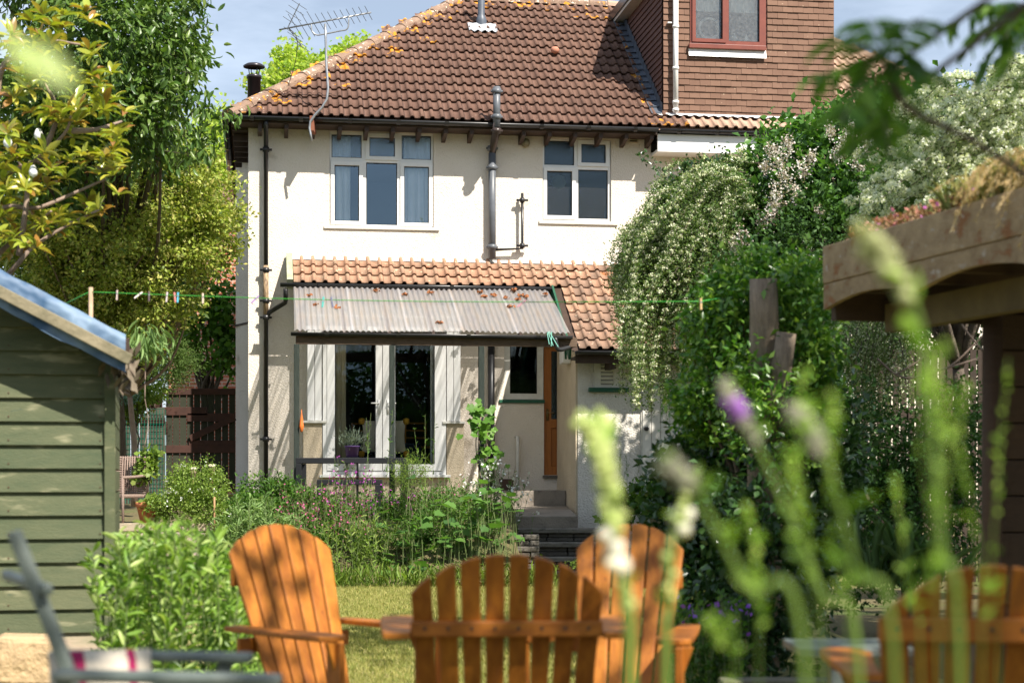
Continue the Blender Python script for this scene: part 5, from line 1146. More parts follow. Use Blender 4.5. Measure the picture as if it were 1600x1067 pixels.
moundf('back_bed_foliage', 'leafy green growth close under the french door threshold', 'plant', [PE(560,800,23.3,90,26,.3),PE(680,800,23.3,90,30,.3),PE(480,800,23.4,40,26,.2),PE(755,800,23.3,30,30,.2)], 260, 34, (.07,.06,.07), .06, .022, L_G2, 131, at(600,850,23.3), fl=(F_PK,60,4,.022))
tall = []
rg = np.random.default_rng(115); P = np.array([tuple(at(rg.uniform(520,870), rg.uniform(905,918)+8*np.sin(_*.9), 21.0+rg.uniform(-.35,.25))) for _ in range(1100)]); d = rg.normal(size=P.shape)*.5; d[:,2] = 1
tag(leafobj('long_grass_fringe', L_G1, None, leaves(P,.15,.008,d,rg,TLL,jit=.6)), kind='stuff')
leafy_stems('ox_eye_daisies', 'white daisies beside the vine-covered post', at(765,840,23.3), 70, (730,815), 860, lambda x: 700+abs(x-765)*1.5, 23.4, .3, .045, .012, L_G2, 116, 16, flowers=(F_WH,3,.042,.85,.03))
# mallow with big lobed leaves: separate leaf parts
ml = empty('mallow_plant', tuple(at(715,905,21.9)), 0, 'large mallow with broad lobed leaves at the front of the flower bed', 'plant'); off = ml.location
M_ML = leafm('mallow_leaf', [(.06,.15,.032),(.11,.22,.045),(.045,.11,.028),(.14,.27,.06)], .35, .45)
rm = npmesh('leaf', TR[0]*np.array([.15,.14,.14]), TR[1], M_ML); MT = MB()
rg = np.random.default_rng(117); nleaf = 0
spots2 = [(rg.uniform(600,810), rg.uniform(780,905)) for _ in range(150)]+[(600,755),(640,745),(575,790),(605,800),(640,735),(655,770),(625,765),(590,770)]+[(rg.uniform(690,800),rg.uniform(755,800)) for _ in range(26)]
for x, y in spots2:
    if y < 800 and x < 680 and rg.uniform() < .55: continue
    D = 21.75+rg.normal()*.22; c = at(x, y, D)-off; b0 = Vector((c.x+rg.normal()*.1, c.y+.1, -.05)); MT.tube(smooth_path([b0, b0.lerp(c,.6)+Vector((0,0,.04)), c], 3), .005, 4, False)
    d = Vector((rg.normal()*.8, -.8+rg.normal()*.4, .1+rg.normal()*.35)).normalized(); z = Vector((rg.normal()*.35, -.35, 1)).normalized(); z = (z-d*z.dot(d)).normalized(); X = d.cross(z)
    o = link('leaf', rm, ml); s = rg.uniform(.6,1.25); o.matrix_local = Matrix.Translation(c)@Matrix((X*s, d*s, z*s)).transposed().to_4x4()
MT.build('stems', bpy.data.materials['green_stem'], ml)
# vine on the right canopy post
vn = empty('grape_vine', tuple(at(752,800,24.25)), 0, 'young grape vine with lobed leaves climbing the right canopy post', 'climber'); off = vn.location
rm = npmesh('leaf', TR[0]*np.array([.13,.13,.13]), TR[1], L_IVY); MT = MB()
for k in range(4): MT.tube(smooth_path([at(752+rg.normal()*5, 795-j*36, 24.2)-off+Vector((rg.normal()*.03,0,0)) for j in range(5)], 4), .008, 5)
MT.tube(smooth_path([at(750,660,24.2)-off, at(742,640,24.1)-off, at(738,628,24.1)-off], 4), .004, 4); MT.build('stems', M_BARKL, vn, True)
for _ in range(62):
    y = rg.uniform(625,728); x = 756+rg.normal()*11+(8 if y > 690 else -3); c = at(x, y, 24.1+rg.normal()*.06)-off
    d = Vector((rg.normal(), -.4, -.5+rg.normal()*.4)).normalized(); z = Vector((rg.normal()*.4,-.9,.6)); z = (z-d*z.dot(d)).normalized(); X = d.cross(z); s = rg.uniform(.55,1.1)
    o = link('leaf', rm, vn); o.matrix_local = Matrix.Translation(c)@Matrix((X*s, d*s, z*s)).transposed().to_4x4()
# plants by the outbuilding
leafy_stems('toadflax_spikes', 'slender dark green spikes against the rough grey outbuilding wall', at(975,830,23), 9, (960,995), 830, lambda x: 695+abs(x-965)*1.1, 23, .2, .045, .006, L_G2, 118, 46, T=TD)
leafy_stems('pink_spike', 'single magenta flower spike beside the white plank door', at(1000,800,22.6), 2, (997,1003), 800, lambda x: 758, 22.6, .1, .05, .02, L_G2, 119, 8, flowers=(F_PU,16,.03,.6,.014))
moundf('shade_greens', 'leafy greens at the foot of the grey outbuilding wall', 'plant', [PE(985,790,22.4,28,20,.2),PE(1010,775,22.4,24,18,.2),PE(960,810,22.4,20,14,.2)], 70, 20, (.05,.05,.05), .08, .05, L_G2, 120, at(985,820,22.4))
moundf('step_weeds', 'low weeds creeping over the left end of the stone steps', 'plant', [PE(820,875,22.6,22,10,.15),PE(800,850,22.9,20,10,.15),PE(890,882,22.5,12,6,.1)], 60, 16, (.05,.05,.03), .05, .03, L_G1, 121, at(815,890,22.6))
leafy_stems('cranesbill', 'green plant with violet flowers right of the second wooden chair', at(1110,1120,10.5), 60, (1060,1165), 1110, lambda x: 935+10*math.sin(x*.1), 10.6, .3, .05, .03, L_G2, 122, 24, flowers=(leafm('violet_petal',[(.22,.07,.55),(.32,.12,.6)],.3),1,.035,.9,.03), T=TL)
# bamboo cane
ca = MB().tube([at(335,832,21.6), at(335,776,21.6)], .012, 8).build('garden_cane', mat('cane',(.42,.24,.12)), None, True); tag(ca, 'short brown cane stuck in the bed beside the oregano mound', 'cane')
# solar torches
def torch(px, py, lab):
    D = 21.9; r_ = empty('garden_torch', tuple(at(px, 800, D)), 0, lab, 'garden light', 'bamboo torches in the left bed'); h = at(px, py, D).z-at(px,800,D).z
    MB().tube([(0,0,-.1),(0,0,h-.12)], .012, 8).build('stake', bpy.data.materials['cane'], r_, True)
    MB().lathe([(.02,h-.14),(.035,h-.12),(.042,h-.03)], n=12).build('basket', mat('wicker_pale',(.45,.36,.24),(.16,.11,.07),60,.8), r_, True)
    MB().lathe([(.048,h-.03),(.05,h-.01),(.03,h),(0,h)], n=12).build('cap', mat('torch_cap',(.6,.55,.4)), r_, True)
torch(302, 730, 'bamboo garden torch nearest the terracotta pot, left of two'); torch(331, 725, 'bamboo garden torch nearer the picket gate brace, right of two')
# terracotta pot and wicker chair
tp = MB().lathe([(0,0),(.10,0),(.155,.24),(.17,.24),(.17,.30),(.14,.30),(.135,.22),(0,.22)], n=22).build('terracotta_pot', mat('terracotta',(.50,.17,.07),(.40,.15,.07),6,.8), None, True); tp.location = at(233,816,21.95); tp.location.z = .73
tag(tp, 'terracotta flower pot with a vine beside the wicker chair', 'pot')
M_WK = mat('wicker', (.30,.22,.18), (.15,.10,.08), 60, .7, (120,.8,.005))
wc = empty('wicker_chair', tuple(at(180,812,22.1)), R(-25), 'brown woven wicker armchair half hidden by the green shed', 'chair'); wc.location.z = .72
m = MB(); 
for i in range(17): m.tube(smooth_path([(-.28,.25+.0,.40+i*.03),(0,.30+i*.006,.40+i*.03),(.28,.25,.40+i*.03)],4), .013, 5)
for i in range(16): m.tube([(-.28+i*.0373,.275+.02*math.sin(i*.2),.38),(-.28+i*.0373,.33,.90)], .010, 5)
m.build('backrest', M_WK, wc, True); MB().box(-.28,.28,-.25,.25,.36,.41).build('seat', M_WK, wc, bevel=.02)
for s in (-1,1):
    MB().tube(smooth_path([(s*.30,.28,.65),(s*.31,0,.63),(s*.30,-.25,.62)],4), .02, 8).build('arm', M_WK, wc, True)
    for y in (-.24,.26): MB().tube([(s*.30,y,.62 if y<0 else .36),(s*.31,y,0)], .017, 8).build('leg', M_WK, wc, True)
# hanging leaves dropping behind the shed
tw = tree('eucalyptus_sapling', 'thin pale drooping leaves hanging just behind the shed eave', 'plant', at(225,700,15),
     [PE(228,530,15,26,18,.2)], 16, 8, (.06,.05,.06), .13, .022, L_G3, M_BARKL, 130, droop=1.4, T=TLL, r0=.004, nl=1, spread=.4)
# ------------------------------------------------------------------ shed
SD = 11.0
M_SHED = mat('green_shed_board', (.045,.066,.030), (.115,.120,.06), 3, .75, (30,.4,.01), 'obj', spots=[(3.0,.60,(.26,.25,.15),.14),(9,.68,(.06,.08,.045),.05)], stretch=(1.2,6,5), vfac=.4)
M_SHEDP = mat('bare_pink_board', (.45,.33,.25), (.20,.20,.12), 2.2, .8, (30,.4,.01), 'obj', stretch=(1,4,6), vfac=.2)
SA_ = R(12); sc_, ss_ = math.cos(SA_), math.sin(SA_)
corner = at(172, 800, SD); sh = empty('garden_shed', (corner.x, corner.y, 0), SA_, 'green clapboard garden shed with blue tarpaulin roof at the left edge', 'shed')
eave_z = at(172,538,SD).z; slope = .52
# gable wall runs to the left from the corner
bh_ = .148; z = .22; i = 0
MB().prism([(0,.15),(0,eave_z-.01),(-2.0,eave_z+2.0*slope-.01),(-2.0,.15)], (-.02,.03,0), (1,0,0), (0,0,1), (0,1,0), 2.2).build('wall_core', mat('shed_core',(.03,.035,.02)), sh)
while z < 3.2:
    zt = z+bh_; xr = 0 if zt < eave_z else -(zt-eave_z)/slope
    mm = M_SHEDP if i < 1 else M_SHED
    if xr > -1.9: MB().add([(-2,-.035,z),(xr,-.035,z),(xr,-.008,zt+.01),(-2,-.008,zt+.01),(-2,.012,z),(xr,.012,z),(xr,.012,zt+.01),(-2,.012,zt+.01)],[(0,1,2,3),(4,5,1,0),(1,5,6,2),(3,2,6,7)]).build('board', mm, sh)
    z = zt; i += 1
mn = MB()
for k in range(14):
    for xx_ in (-.06,-.62,-1.2):
        zz_ = .22+k*bh_+.03
        if zz_ < eave_z-.1 or xx_ < -(zz_-eave_z)/slope-.1: mn.box(xx_-.004,xx_+.004,-.036,-.031,zz_-.004,zz_+.004)
mn.build('nail_heads', mat('rusty_nail',(.10,.05,.03)), sh)['kind'] = 'stuff'
for k in range(16): MB().box(.001,.03,.05,2.2,.22+k*bh_,.22+k*bh_+.135).build('side_board', M_SHED, sh) if .22+k*bh_ < eave_z-.1 else None
MB().box(-.035,.03,-.055,-.036,.2,eave_z+.0).box(.012,.034,-.036,.05,.2,eave_z).build('corner_trim', M_SHED, sh, bevel=.004)
M_TARP, t, P, N, L = _base('blue_tarpaulin'); P.inputs['Base Color'].default_value = (.13,.30,.52,1); P.inputs['Roughness'].default_value = .6
nzt = N.new('ShaderNodeTexNoise'); nzt.inputs['Scale'].default_value = 5; g = N.new('ShaderNodeNewGeometry'); L.new(g.outputs['Position'], nzt.inputs['Vector']); bpn = N.new('ShaderNodeBump'); bpn.inputs['Strength'].default_value = 1; bpn.inputs['Distance'].default_value = .05; L.new(nzt.outputs[0], bpn.inputs['Height']); L.new(bpn.outputs[0], P.inputs['Normal'])
rr = N.new('ShaderNodeValToRGB'); rr.color_ramp.elements[0].position = .4; rr.color_ramp.elements[0].color = (.03,.08,.16,1); rr.color_ramp.elements[1].position = .7; rr.color_ramp.elements[1].color = (.16,.24,.34,1); L.new(nzt.outputs[0], rr.inputs[0]); L.new(rr.outputs[0], P.inputs['Base Color'])
nx_, ny_ = 24, 20; V = []
for j in range(ny_+1):
    for i in range(nx_+1):
        x = .10-2.3*i/nx_; y = -.30+2.6*j/ny_; V.append((x, y, eave_z+.09-x*slope+.012*mnoise.noise((x*6,y*6,1))+.004*math.sin(x*40+y*9)))
k = nx_+1
f_ = [(j*k+i, (j+1)*k+i, (j+1)*k+i+1, j*k+i+1) for j in range(ny_) for i in range(nx_)]
# the tarpaulin folds down over the rake and hangs below the batten
n0 = len(V)
for i in range(nx_+1):
    x = .10-2.3*i/nx_; 
    for q_ in range(1, 5): V.append((x+.01*math.sin(i), -.31-.012*math.sin(q_*2+i*1.3), eave_z+.09-x*slope-q_*.058-.012*abs(math.sin(i*1.1))*(q_ == 4)))
for i in range(nx_):
    f_.append((i, i+1, n0+(i+1)*4, n0+i*4))
    for q_ in range(3): f_.append((n0+i*4+q_, n0+(i+1)*4+q_, n0+(i+1)*4+q_+1, n0+i*4+q_+1))
MB().add(V, f_).build('tarpaulin', M_TARP, sh, True)
MB().bar((.13,-.345,eave_z-.12), (-2.1,-.345,eave_z-.12+2.23*slope), .03, .07).build('rake_batten', mat('mossy_batten',(.27,.23,.15),(.12,.11,.065),6,.9,(30,.6,.01)), sh, bevel=.005)
MB().box(.035,.12,-.27,2.2,eave_z-.09,eave_z+.02).build('eave_board', M_BROWN, sh)
m = MB(); q = random.Random(2)
for k in range(60):
    c = Vector((.08+q.gauss(0,.04), -.25+q.random()*.12, eave_z-.02-q.random()*.26)); d_ = Vector((q.gauss(0,.5),q.gauss(0,.5),-1)).normalized()*.06; e_ = d_.orthogonal()*.35; m.add([c-d_,c+e_,c+d_,c-e_],[(0,1,2),(0,2,3)])
m.build('torn_felt', mat('torn_felt',(.10,.07,.05),(.2,.17,.12),20,.9), sh)
# stones under the shed
for i, (x, w, h, lab) in enumerate(((40,.22,.20,'tan rounded stone block at the foot of the green shed'), (-12,.14,.16,'pinkish stone at the left edge below the shed boards'))):
    c = at(x, 1075, SD-.6); o = MB().box(-w/1.3,w/1.3,-.1,.12,-.1,h).build('stone_block', mat('tan_stone',(.50,.36,.20),(.38,.27,.16),7,.9,(12,1,.04)) if i == 0 else M_RUB, None, bevel=.035); o.location = (c.x, c.y, .1+.1); o.rotation_euler = (.05,.04,.2); tag(o, lab, 'stone')
# ------------------------------------------------------------------ washing line
wp = empty('washing_line_post', tuple(at(142,760,12.6)), 0, 'weathered washing line post rising behind the shed roof', 'post'); wp.location.z = 0
MB().tube([(0,0,0),(0,0,at(142,449,12.6).z)], .016, 10).build('pole', mat('post_wood',(.30,.20,.12),(.40,.30,.2),7,.8,stretch=(3,3,2)), wp, True)
a_, b_ = at(140,456,12.6), at(1095,471,10.8)
def lp(f): p = a_.lerp(b_, f); p.z -= .03*math.sin(math.pi*f); return p
wl = MB().tube([lp(i/40) for i in range(41)], .003, 6).tube([a_, at(95,478,13.2)], .0042, 6).tube([b_, at(1125,466,11.6)], .0042, 6)
tag(wl.build('washing_line', mat('green_line',(.05,.36,.04),None,5,.5), None, True), 'bright green washing line stretched right across the garden', 'line')
def peg(px, col, lab, tilt=0, L_=.072, hang=.6):
    f = (px-140)/955.; 
    for _ in range(6):
        p = lp(f); x_ = CX+F*p.x/p.y; f += (px-x_)/955.
    p = lp(f); r_ = empty('clothes_peg', p, 0, lab, 'clothes peg', 'pegs on the washing line'); r_.rotation_euler = (0, tilt, .2)
    mm = mat('peg_'+lab.split()[0], col, None, 5, .5)
    for s in (-1, 1): MB().bar((0,s*.004,.02),(0,s*.009,-L_+.02), .011, .006, (0,1,0)).build('peg_half', mm, r_, bevel=.001)
    MB().tube([(0,-.010,-.006),(0,.010,-.006)], .006, 8).build('spring', M_METAL, r_)
for x, c, l, t_ in ((183,(.55,.42,.38),'pale wooden peg first from the line post',.05),(219,(.75,.66,.58),'whitish tilted peg second from the line post',.9),(233,(.12,.08,.08),'dark brown peg third from the line post',0),(261,(.6,.5,.5),'faded grey-white peg just left of the pink and blue pair',.1),(273,(.7,.22,.2),'pink-red peg touching the blue one',-.1),(278,(.08,.45,.62),'blue peg touching the pink-red one',.05),(317,(.72,.55,.45),'beige peg alone between the blue peg and the house corner',0),
                    (401,(.28,.16,.42),'purple peg pinned over the downpipe',.8),(505,(.05,.45,.40),'turquoise peg hanging before the canopy sheeting',.12),(518,(.16,.17,.28),'slate blue peg right of the turquoise one',-.18),(818,(.75,.35,.42),'pink peg lying against the right half of the canopy',.9),(1095,(.62,.42,.2),'light wooden peg at the right end before the flowering shrub',0)):
    peg(x, c, l, t_)
# ------------------------------------------------------------------ pergola with living roof
pg = empty('living_roof_shelter', (0,0,0), 0, 'rustic timber shelter with scalloped fascia and living roof at right', 'shelter')
M_FA = mat('weathered_fascia', (.46,.34,.20), (.20,.135,.075), 4, .9, (40,1,.012), 'obj', spots=[(4,.60,(.26,.12,.05),.10),(7,.64,(.42,.36,.30),.08)], stretch=(2,2,3), vfac=.25)
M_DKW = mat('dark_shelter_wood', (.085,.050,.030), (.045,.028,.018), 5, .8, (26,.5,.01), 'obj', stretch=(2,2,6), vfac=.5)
P0 = at(1295,386,10.0); P1 = at(1600,302,8.0); dv_ = (P1-P0); dv_.z = 0; dl = dv_.length; dn = dv_.normalized(); nn_ = Vector((dn.y,-dn.x,0)) ; nn_ = -nn_ if nn_.dot(Vector((-1,-.3,0))) < 0 else nn_
L_F = dl*1.7; zt1 = P0.z; zb1 = zt1-.215
MB().prism([(0,zb1),(L_F,zb1+.0),(L_F,zt1),(0,zt1)], (P0.x,P0.y,0), dn, (0,0,1), nn_, .04).build('upper_fascia', M_FA, pg, bevel=.006)
zb2 = zb1-.004
pts = [(0,zb2),(0,zb2-.16)]
n = 90
sc_pts = []
for i in range(n+1):
    x = L_F*i/n; ph = ((x+.05) % 1.15)/1.15; d_ = .155-.065*math.sin(math.pi*ph)**.9
    sc_pts.append((x, zb2-d_-.0))
poly = [(L_F, zb2),(0, zb2)]
m = MB(); k = n+1
O_ = Vector((P0.x,P0.y,0))-nn_*.002
vs = [O_+dn*x+Vector((0,0,zb2)) for x, _ in sc_pts]+[O_+dn*x+Vector((0,0,z_)) for x, z_ in sc_pts]; vs += [v_+nn_*.035 for v_ in vs]
m.add(vs, [(i,i+1,k+i+1,k+i) for i in range(n)]+[(2*k+i+1,2*k+i,3*k+i,3*k+i+1) for i in range(n)]+[(k+i,k+i+1,3*k+i+1,3*k+i) for i in range(n)]+[(i+1,i,2*k+i,2*k+i+1) for i in range(n)]+[(0,k,3*k,2*k)])
m.build('scalloped_fascia', M_FA, pg)
inn = -nn_                                                   # towards the inside of the shelter
O2 = Vector((P0.x,P0.y,0))
MB().prism([(0,0),(L_F,0),(L_F,3.0),(0,3.0)], O2+Vector((0,0,zt1-.06))+inn*.045, dn, inn, Vector((0,0,-1)), .12).build('roof_deck', M_DKW, pg)
MB().bar(O2+dn*.02+inn*.02+Vector((0,0,zb1-.06)), O2+dn*.02+inn*3+Vector((0,0,zb1-.06)), .06, .30).build('end_beam', M_DKW, pg)
for k in range(6): MB().bar(O2+dn*(.35+.5*k)+inn*.06+Vector((0,0,zb1-.02)), O2+dn*(.35+.5*k)+inn*2.9+Vector((0,0,zb1-.02)), .06, .13).build('rafter', M_DKW, pg)
MB().bar(O2+inn*.35+dn*.1+Vector((0,0,zb1-.20)), O2+inn*.35+dn*L_F+Vector((0,0,zb1-.20)), .09, .16).build('beam', mat('olive_beam',(.16,.12,.05),(.09,.065,.03),4,.8), pg)
pp = at(1548,745,9.3); MB().tube([(pp.x,pp.y,0),(pp.x+.01,pp.y,zb1-.2)], .053, 12).build('post', M_DKW, pg, True)
for k in range(14):
    a2_ = at(1562,745,9.5); MB().box(a2_.x, a2_.x+1.6, 9.5, 9.54, .05+k*.2, .05+k*.2+.192).build('wall_board', M_DKW, pg, bevel=.004)
MB().box(a2_.x+.01,a2_.x+1.7,9.545,9.60,0,2.85).build('wall_lining', M_DKW, pg)
if False: MB().add([(a2_.x,9.56,0),(a2_.x+2,9.56,0),(a2_.x+2,12,0),(a2_.x,12,0),(a2_.x,9.56,2.5),(a2_.x+2,9.56,2.5),(a2_.x+2,12,2.5),(a2_.x,12,2.5)], [(0,1,5,4),(3,0,4,7)]).build('wall_lining', M_DKW, pg)
# sedum and dry grass on the roof
rg = np.random.default_rng(140)
def roofpt(n, x0, x1, d0, d1, h): 
    f = rg.uniform(x0, x1, n)*dl; w = rg.uniform(d0, d1, n); P = np.array(O2)[None]+f[:,None]*np.array(dn)+w[:,None]*np.array(inn); P[:,2] = zt1+rg.uniform(-.03, h, n); return P
sed = empty('sedum_mat', tuple(P0), 0, 'reddish sedum growing along the edge of the shelter roof', 'plant')
P = roofpt(3000,.1,.75,.0,.25,.07); leafobj('foliage', leafm('sedum_leaf',[(.30,.10,.07),(.22,.20,.06),(.42,.16,.14),(.14,.16,.05)],.15,.5), sed, leaves(P-np.array(P0),.035,.018,rg.normal(size=P.shape)+np.array([0,0,1]),rg,TD))
P = roofpt(60,.2,.75,.0,.2,.10); leafobj('flowers', leafm('sedum_flower',[(.55,.15,.5),(.6,.2,.4)],.2), sed, leaves(P-np.array(P0),.03,.02,rg.normal(size=P.shape),rg,TD))
L_GR = leafm('dry_grass', [(.62,.44,.22),(.72,.55,.32),(.50,.34,.16),(.75,.62,.42)], .4, .6, 1.2)
gr = empty('dry_feather_grass', tuple(P1), 0, 'golden dry feather grass spilling over the edge of the shelter roof', 'grass')
MT = MB(); PF, DF = [], []
for i in range(190):
    f = rg.uniform(.80,1.3); w = rg.uniform(-.0,.4); b0 = O2+dn*(dl*f)+inn*w; b0.z = zt1-.02; side = rg.uniform(.08,.30); hh = rg.uniform(.06,.22)
    dirn = (-dn*rg.uniform(-.2,1)-inn*rg.uniform(-.1,.9)); dirn.normalize(); e = b0+dirn*side; e.z = b0.z+hh-rg.uniform(.0,.35)*(side/.3); mid = b0.lerp(e,.5); mid.z = b0.z+hh
    p = smooth_path([b0, mid, e], 5); MT.tube([x-P1 for x in p], .0016, 3, False)
    A0 = np.array([tuple(x) for x in p]); t = rg.uniform(.45,1,34)*(len(A0)-1.01); k = t.astype(int); PF.append(A0[k]+(A0[k+1]-A0[k])*(t-k)[:,None]+rg.normal(size=(34,3))*.006); dd_ = np.repeat(A0[-1:]-A0[-3:-2],34,0); DF.append(unit(dd_)+rg.normal(size=(34,3))*.45)
MT.build('stems', L_GR, gr); P = np.vstack(PF); leafobj('seed_heads', L_GR, gr, leaves(P-np.array(P1), .030, .0045, np.vstack(DF), rg, TD))
P = roofpt(900,.62,1.2,.0,.5,.02); d = rg.normal(size=P.shape)*.35; d[:,2] = 1; leafobj('grass_blades', leafm('olive_blade',[(.25,.27,.09),(.40,.36,.15),(.18,.22,.07)],.3), gr, leaves(P-np.array(P1), .17, .006, d, rg, TLL))

# ------------------------------------------------------------------ garden chairs
M_OR = mat('orange_stained_wood', (.50,.185,.022), (.21,.058,.008), 2.2, .5, (40,.25,.004), 'obj', spots=[(1.1,.60,(.30,.11,.03),.25),(7,.68,(.10,.035,.01),.03)], stretch=(14,14,1.6), vfac=.35, spec=.3)
M_ORH = mat('orange_stained_wood_flat', (.50,.185,.022), (.21,.058,.008), 2.2, .5, (40,.25,.004), 'obj', spots=[(1.3,.62,(.30,.11,.03),.25)], stretch=(2,14,14), vfac=.35, spec=.3)
M_SCREW = mat('screw_steel', (.08,.07,.06), None, 5, .4, metal=.6)
def arc_slat(xb, xt, wb, wt, L_, edge_l, edge_r):
    """slat outline in (x, along): bottom to rounded top"""
    top = [(xt-wt/2, edge_l), (xt-wt/4, edge_l+(edge_r-edge_l)*.25+.004), (xt, (edge_l+edge_r)/2+.006), (xt+wt/4, edge_l+(edge_r-edge_l)*.75+.004), (xt+wt/2, edge_r)]
    return [(xb+wb/2, 0)]+top[::-1]+[(xb-wb/2, 0)]
def adirondack(loc, rz, label, Hh=1.1, arm=.66, Wt=.62, Wb=.44, n=7, railh=.08, arail=True, railz=.85, lean=.30, arm_n=True, drop=.20, gap=.012, arml=.74, flat_top=.0):
    r_ = empty('adirondack_chair', loc, rz, label, 'chair', 'orange wooden adirondack chairs')
    zb, yb = .30, -.12; Ls = math.hypot(Hh-zb, lean); Yd = Vector((0,-lean,Hh-zb)).normalized(); Nd = Vector((1,0,0)).cross(Yd)
    wt, wb = Wt/n, Wb/n
    def arc(x): return Ls-drop*(abs(x)/(Wt/2))**2.2
    for i in range(n):
        f = i-(n-1)/2; xt, xb = f*wt, f*wb
        MB().prism(arc_slat(xb, xt, wb-gap, wt-gap, Ls, arc(xt-wt/2), arc(xt+wt/2)), (0,yb,zb), (1,0,0), Yd, Nd, .02).build('back_slat', M_OR, r_, bevel=.005)
    def back_at(z, off): 
        t = (z-zb)/(Hh-zb); return yb-lean*t+off
    yr = back_at(railz, 0); wr = Wb+(Wt-Wb)*(railz-zb)/(Hh-zb)
    MB().box(-wr/2-.01, wr/2+.01, yr-.052, yr-.026, railz-railh*.55, railz+railh*.45).build('upper_rail', M_ORH, r_, bevel=.006)
    for i in range(n):
        xs_ = (i-(n-1)/2)*(wr/n)
        MB().lathe([(0,0),(.006,0),(.006,.003),(0,.004)], (0,0,0), 8).build('screw', M_SCREW, r_, loc=(xs_, yr-.0525, railz), rot=(R(90),0,0))
    yl = back_at(arm-.03, 0)
    if arail: MB().box(-Wb/2-.10, Wb/2+.10, yl-.058, yl-.03, arm-.10, arm-.03).build('arm_rail', M_ORH, r_, bevel=.006)
    MB().box(-Wb/2, Wb/2, yb-.05, yb-.02, .26, .34).build('lower_rail', M_ORH, r_, bevel=.006)
    for k in range(6): y = -.10+k*.095; MB().box(-.29, .29, y, y+.083, .30+.022*k, .32+.022*k).build('seat_slat', M_ORH, r_, bevel=.005)
    for s in (-1, 1):
        MB().prism([(-.72,0),(-.60,0),(.46,.30),(.46,.40),(.36,.41),(-.12,.29),(-.70,.07)], (s*.28-.0125,0,0), (0,1,0), (0,0,1), (1,0,0), .025).build('side_stringer', M_OR, r_, bevel=.004)
        MB().box(s*.315-.014, s*.315+.014, .34, .43, 0, arm-.003).build('front_leg', M_OR, r_, bevel=.005)
        MB().prism([(0,0),(.07,0),(.02,-.14),(0,-.16)], (s*.30,.375,arm-.003), (s,0,0), (0,0,1), (0,1,0), .022).build('arm_bracket', M_OR, r_, bevel=.003)
        y0 = yl-.10; a = [(-.055,y0),(-.062,y0+.30),(-.085,y0+arml*.8),(-.070,y0+arml*.96),(-.03,y0+arml),(.03,y0+arml),(.068,y0+arml*.95),(.07,y0+arml*.8),(.05,y0+.2),(.035,y0)]
        MB().prism([(x*s, y) for x, y in a][::s], (s*(Wb/2+.10),0,arm), (1,0,0), (0,1,0), (0,0,1), .024).build('arm', M_ORH, r_, bevel=.005)
    return r_
# chair at left, seen from its front-left; facing +Y in its own frame
c1 = at(522,990,7.75); adirondack((c1.x, c1.y, .0), R(-134), 'orange slatted chair at left with dappled back turned three-quarters to the camera', Hh=1.13, arm=.66, Wt=.60, Wb=.44, n=7, railz=.9, drop=.13, gap=.010)
c3 = at(962,990,7.3); adirondack((c3.x, c3.y-.0, .0), R(168), 'orange slatted chair at right behind the pale foreground flower spike', Hh=1.14, arm=.68, Wt=.49, Wb=.37, n=6, railz=.9, drop=.12, lean=.34, gap=.010)
c2 = at(787,990,6.25); adirondack((c2.x, c2.y, .0), R(2), 'orange slatted chair in the middle seen squarely from behind with fan-shaped back', Hh=1.09, arm=.80, Wt=.67, Wb=.57, n=8, railz=.835, drop=.14, gap=.015, lean=.28, railh=.055, arail=False)
c4 = at(1515,990,5.15); adirondack((c4.x, c4.y, .0), R(-6), 'orange slatted chair at lower right seen from behind through tall stems', Hh=1.11, arm=.78, Wt=.62, Wb=.50, n=7, railz=.93, drop=.17, gap=.012, lean=.28, railh=.07, arail=False)
# grey-green folding chair at the lower left
M_GC = mat('grey_green_painted_wood', (.075,.10,.09), (.17,.19,.165), 6, .45, (40,.3,.005), spec=.5)
gc = empty('folding_chair', (0,0,0), 0, 'grey-green wooden garden chair seen side-on in the lower left corner', 'chair'); GD = 4.4; off = at(110,1100,GD); gc.location = (off.x, off.y, 0)
def G(x, y, d=0): return at(x, y, GD+d)-gc.location
for d_ in (0, .55):
    MB().bar(G(20,828,d_) if d_ else G(22,830), G(118,1075,d_), .05, .030, (1,0,0)).build('back_upright', M_GC, gc, bevel=.006) if d_ == 0 else None
def garm(x0, x1, y0, y1, D2, w=.06):
    a_, b_ = at(x0, y0, D2)-gc.location, at(x1, y1, D2)-gc.location; MB().bar(a_, b_, w, .026).build('arm', M_GC, gc, bevel=.009)
    for f_ in (.04, .86): p_ = a_.lerp(b_, f_); MB().box(p_.x-.02, p_.x+.02, p_.y-.015, p_.y+.015, 0, p_.z-.015).build('leg', M_GC, gc, bevel=.005)
    MB().box(min(a_.x,b_.x)+.03, max(a_.x,b_.x)-.05, a_.y-.012, a_.y+.012, a_.z-.10, a_.z-.065).build('arm_rail', M_GC, gc, bevel=.004)
garm(85, 440, 1054, 1062, 4.15, .07); garm(78, 395, 1022, 1027, 4.75, .07)
MB().bar(G(10,898,.3), G(75,921,-.05), .03, .03).build('hinge_bar', M_GC, gc, bevel=.008)
sx0, sx1 = at(90,1100,4.2).x-gc.location.x, at(400,1100,4.2).x-gc.location.x
for k in range(6): MB().box(sx0, sx1, -.22+k*.09, -.15+k*.09, .60, .62).build('seat_slat', M_GC, gc, bevel=.004)
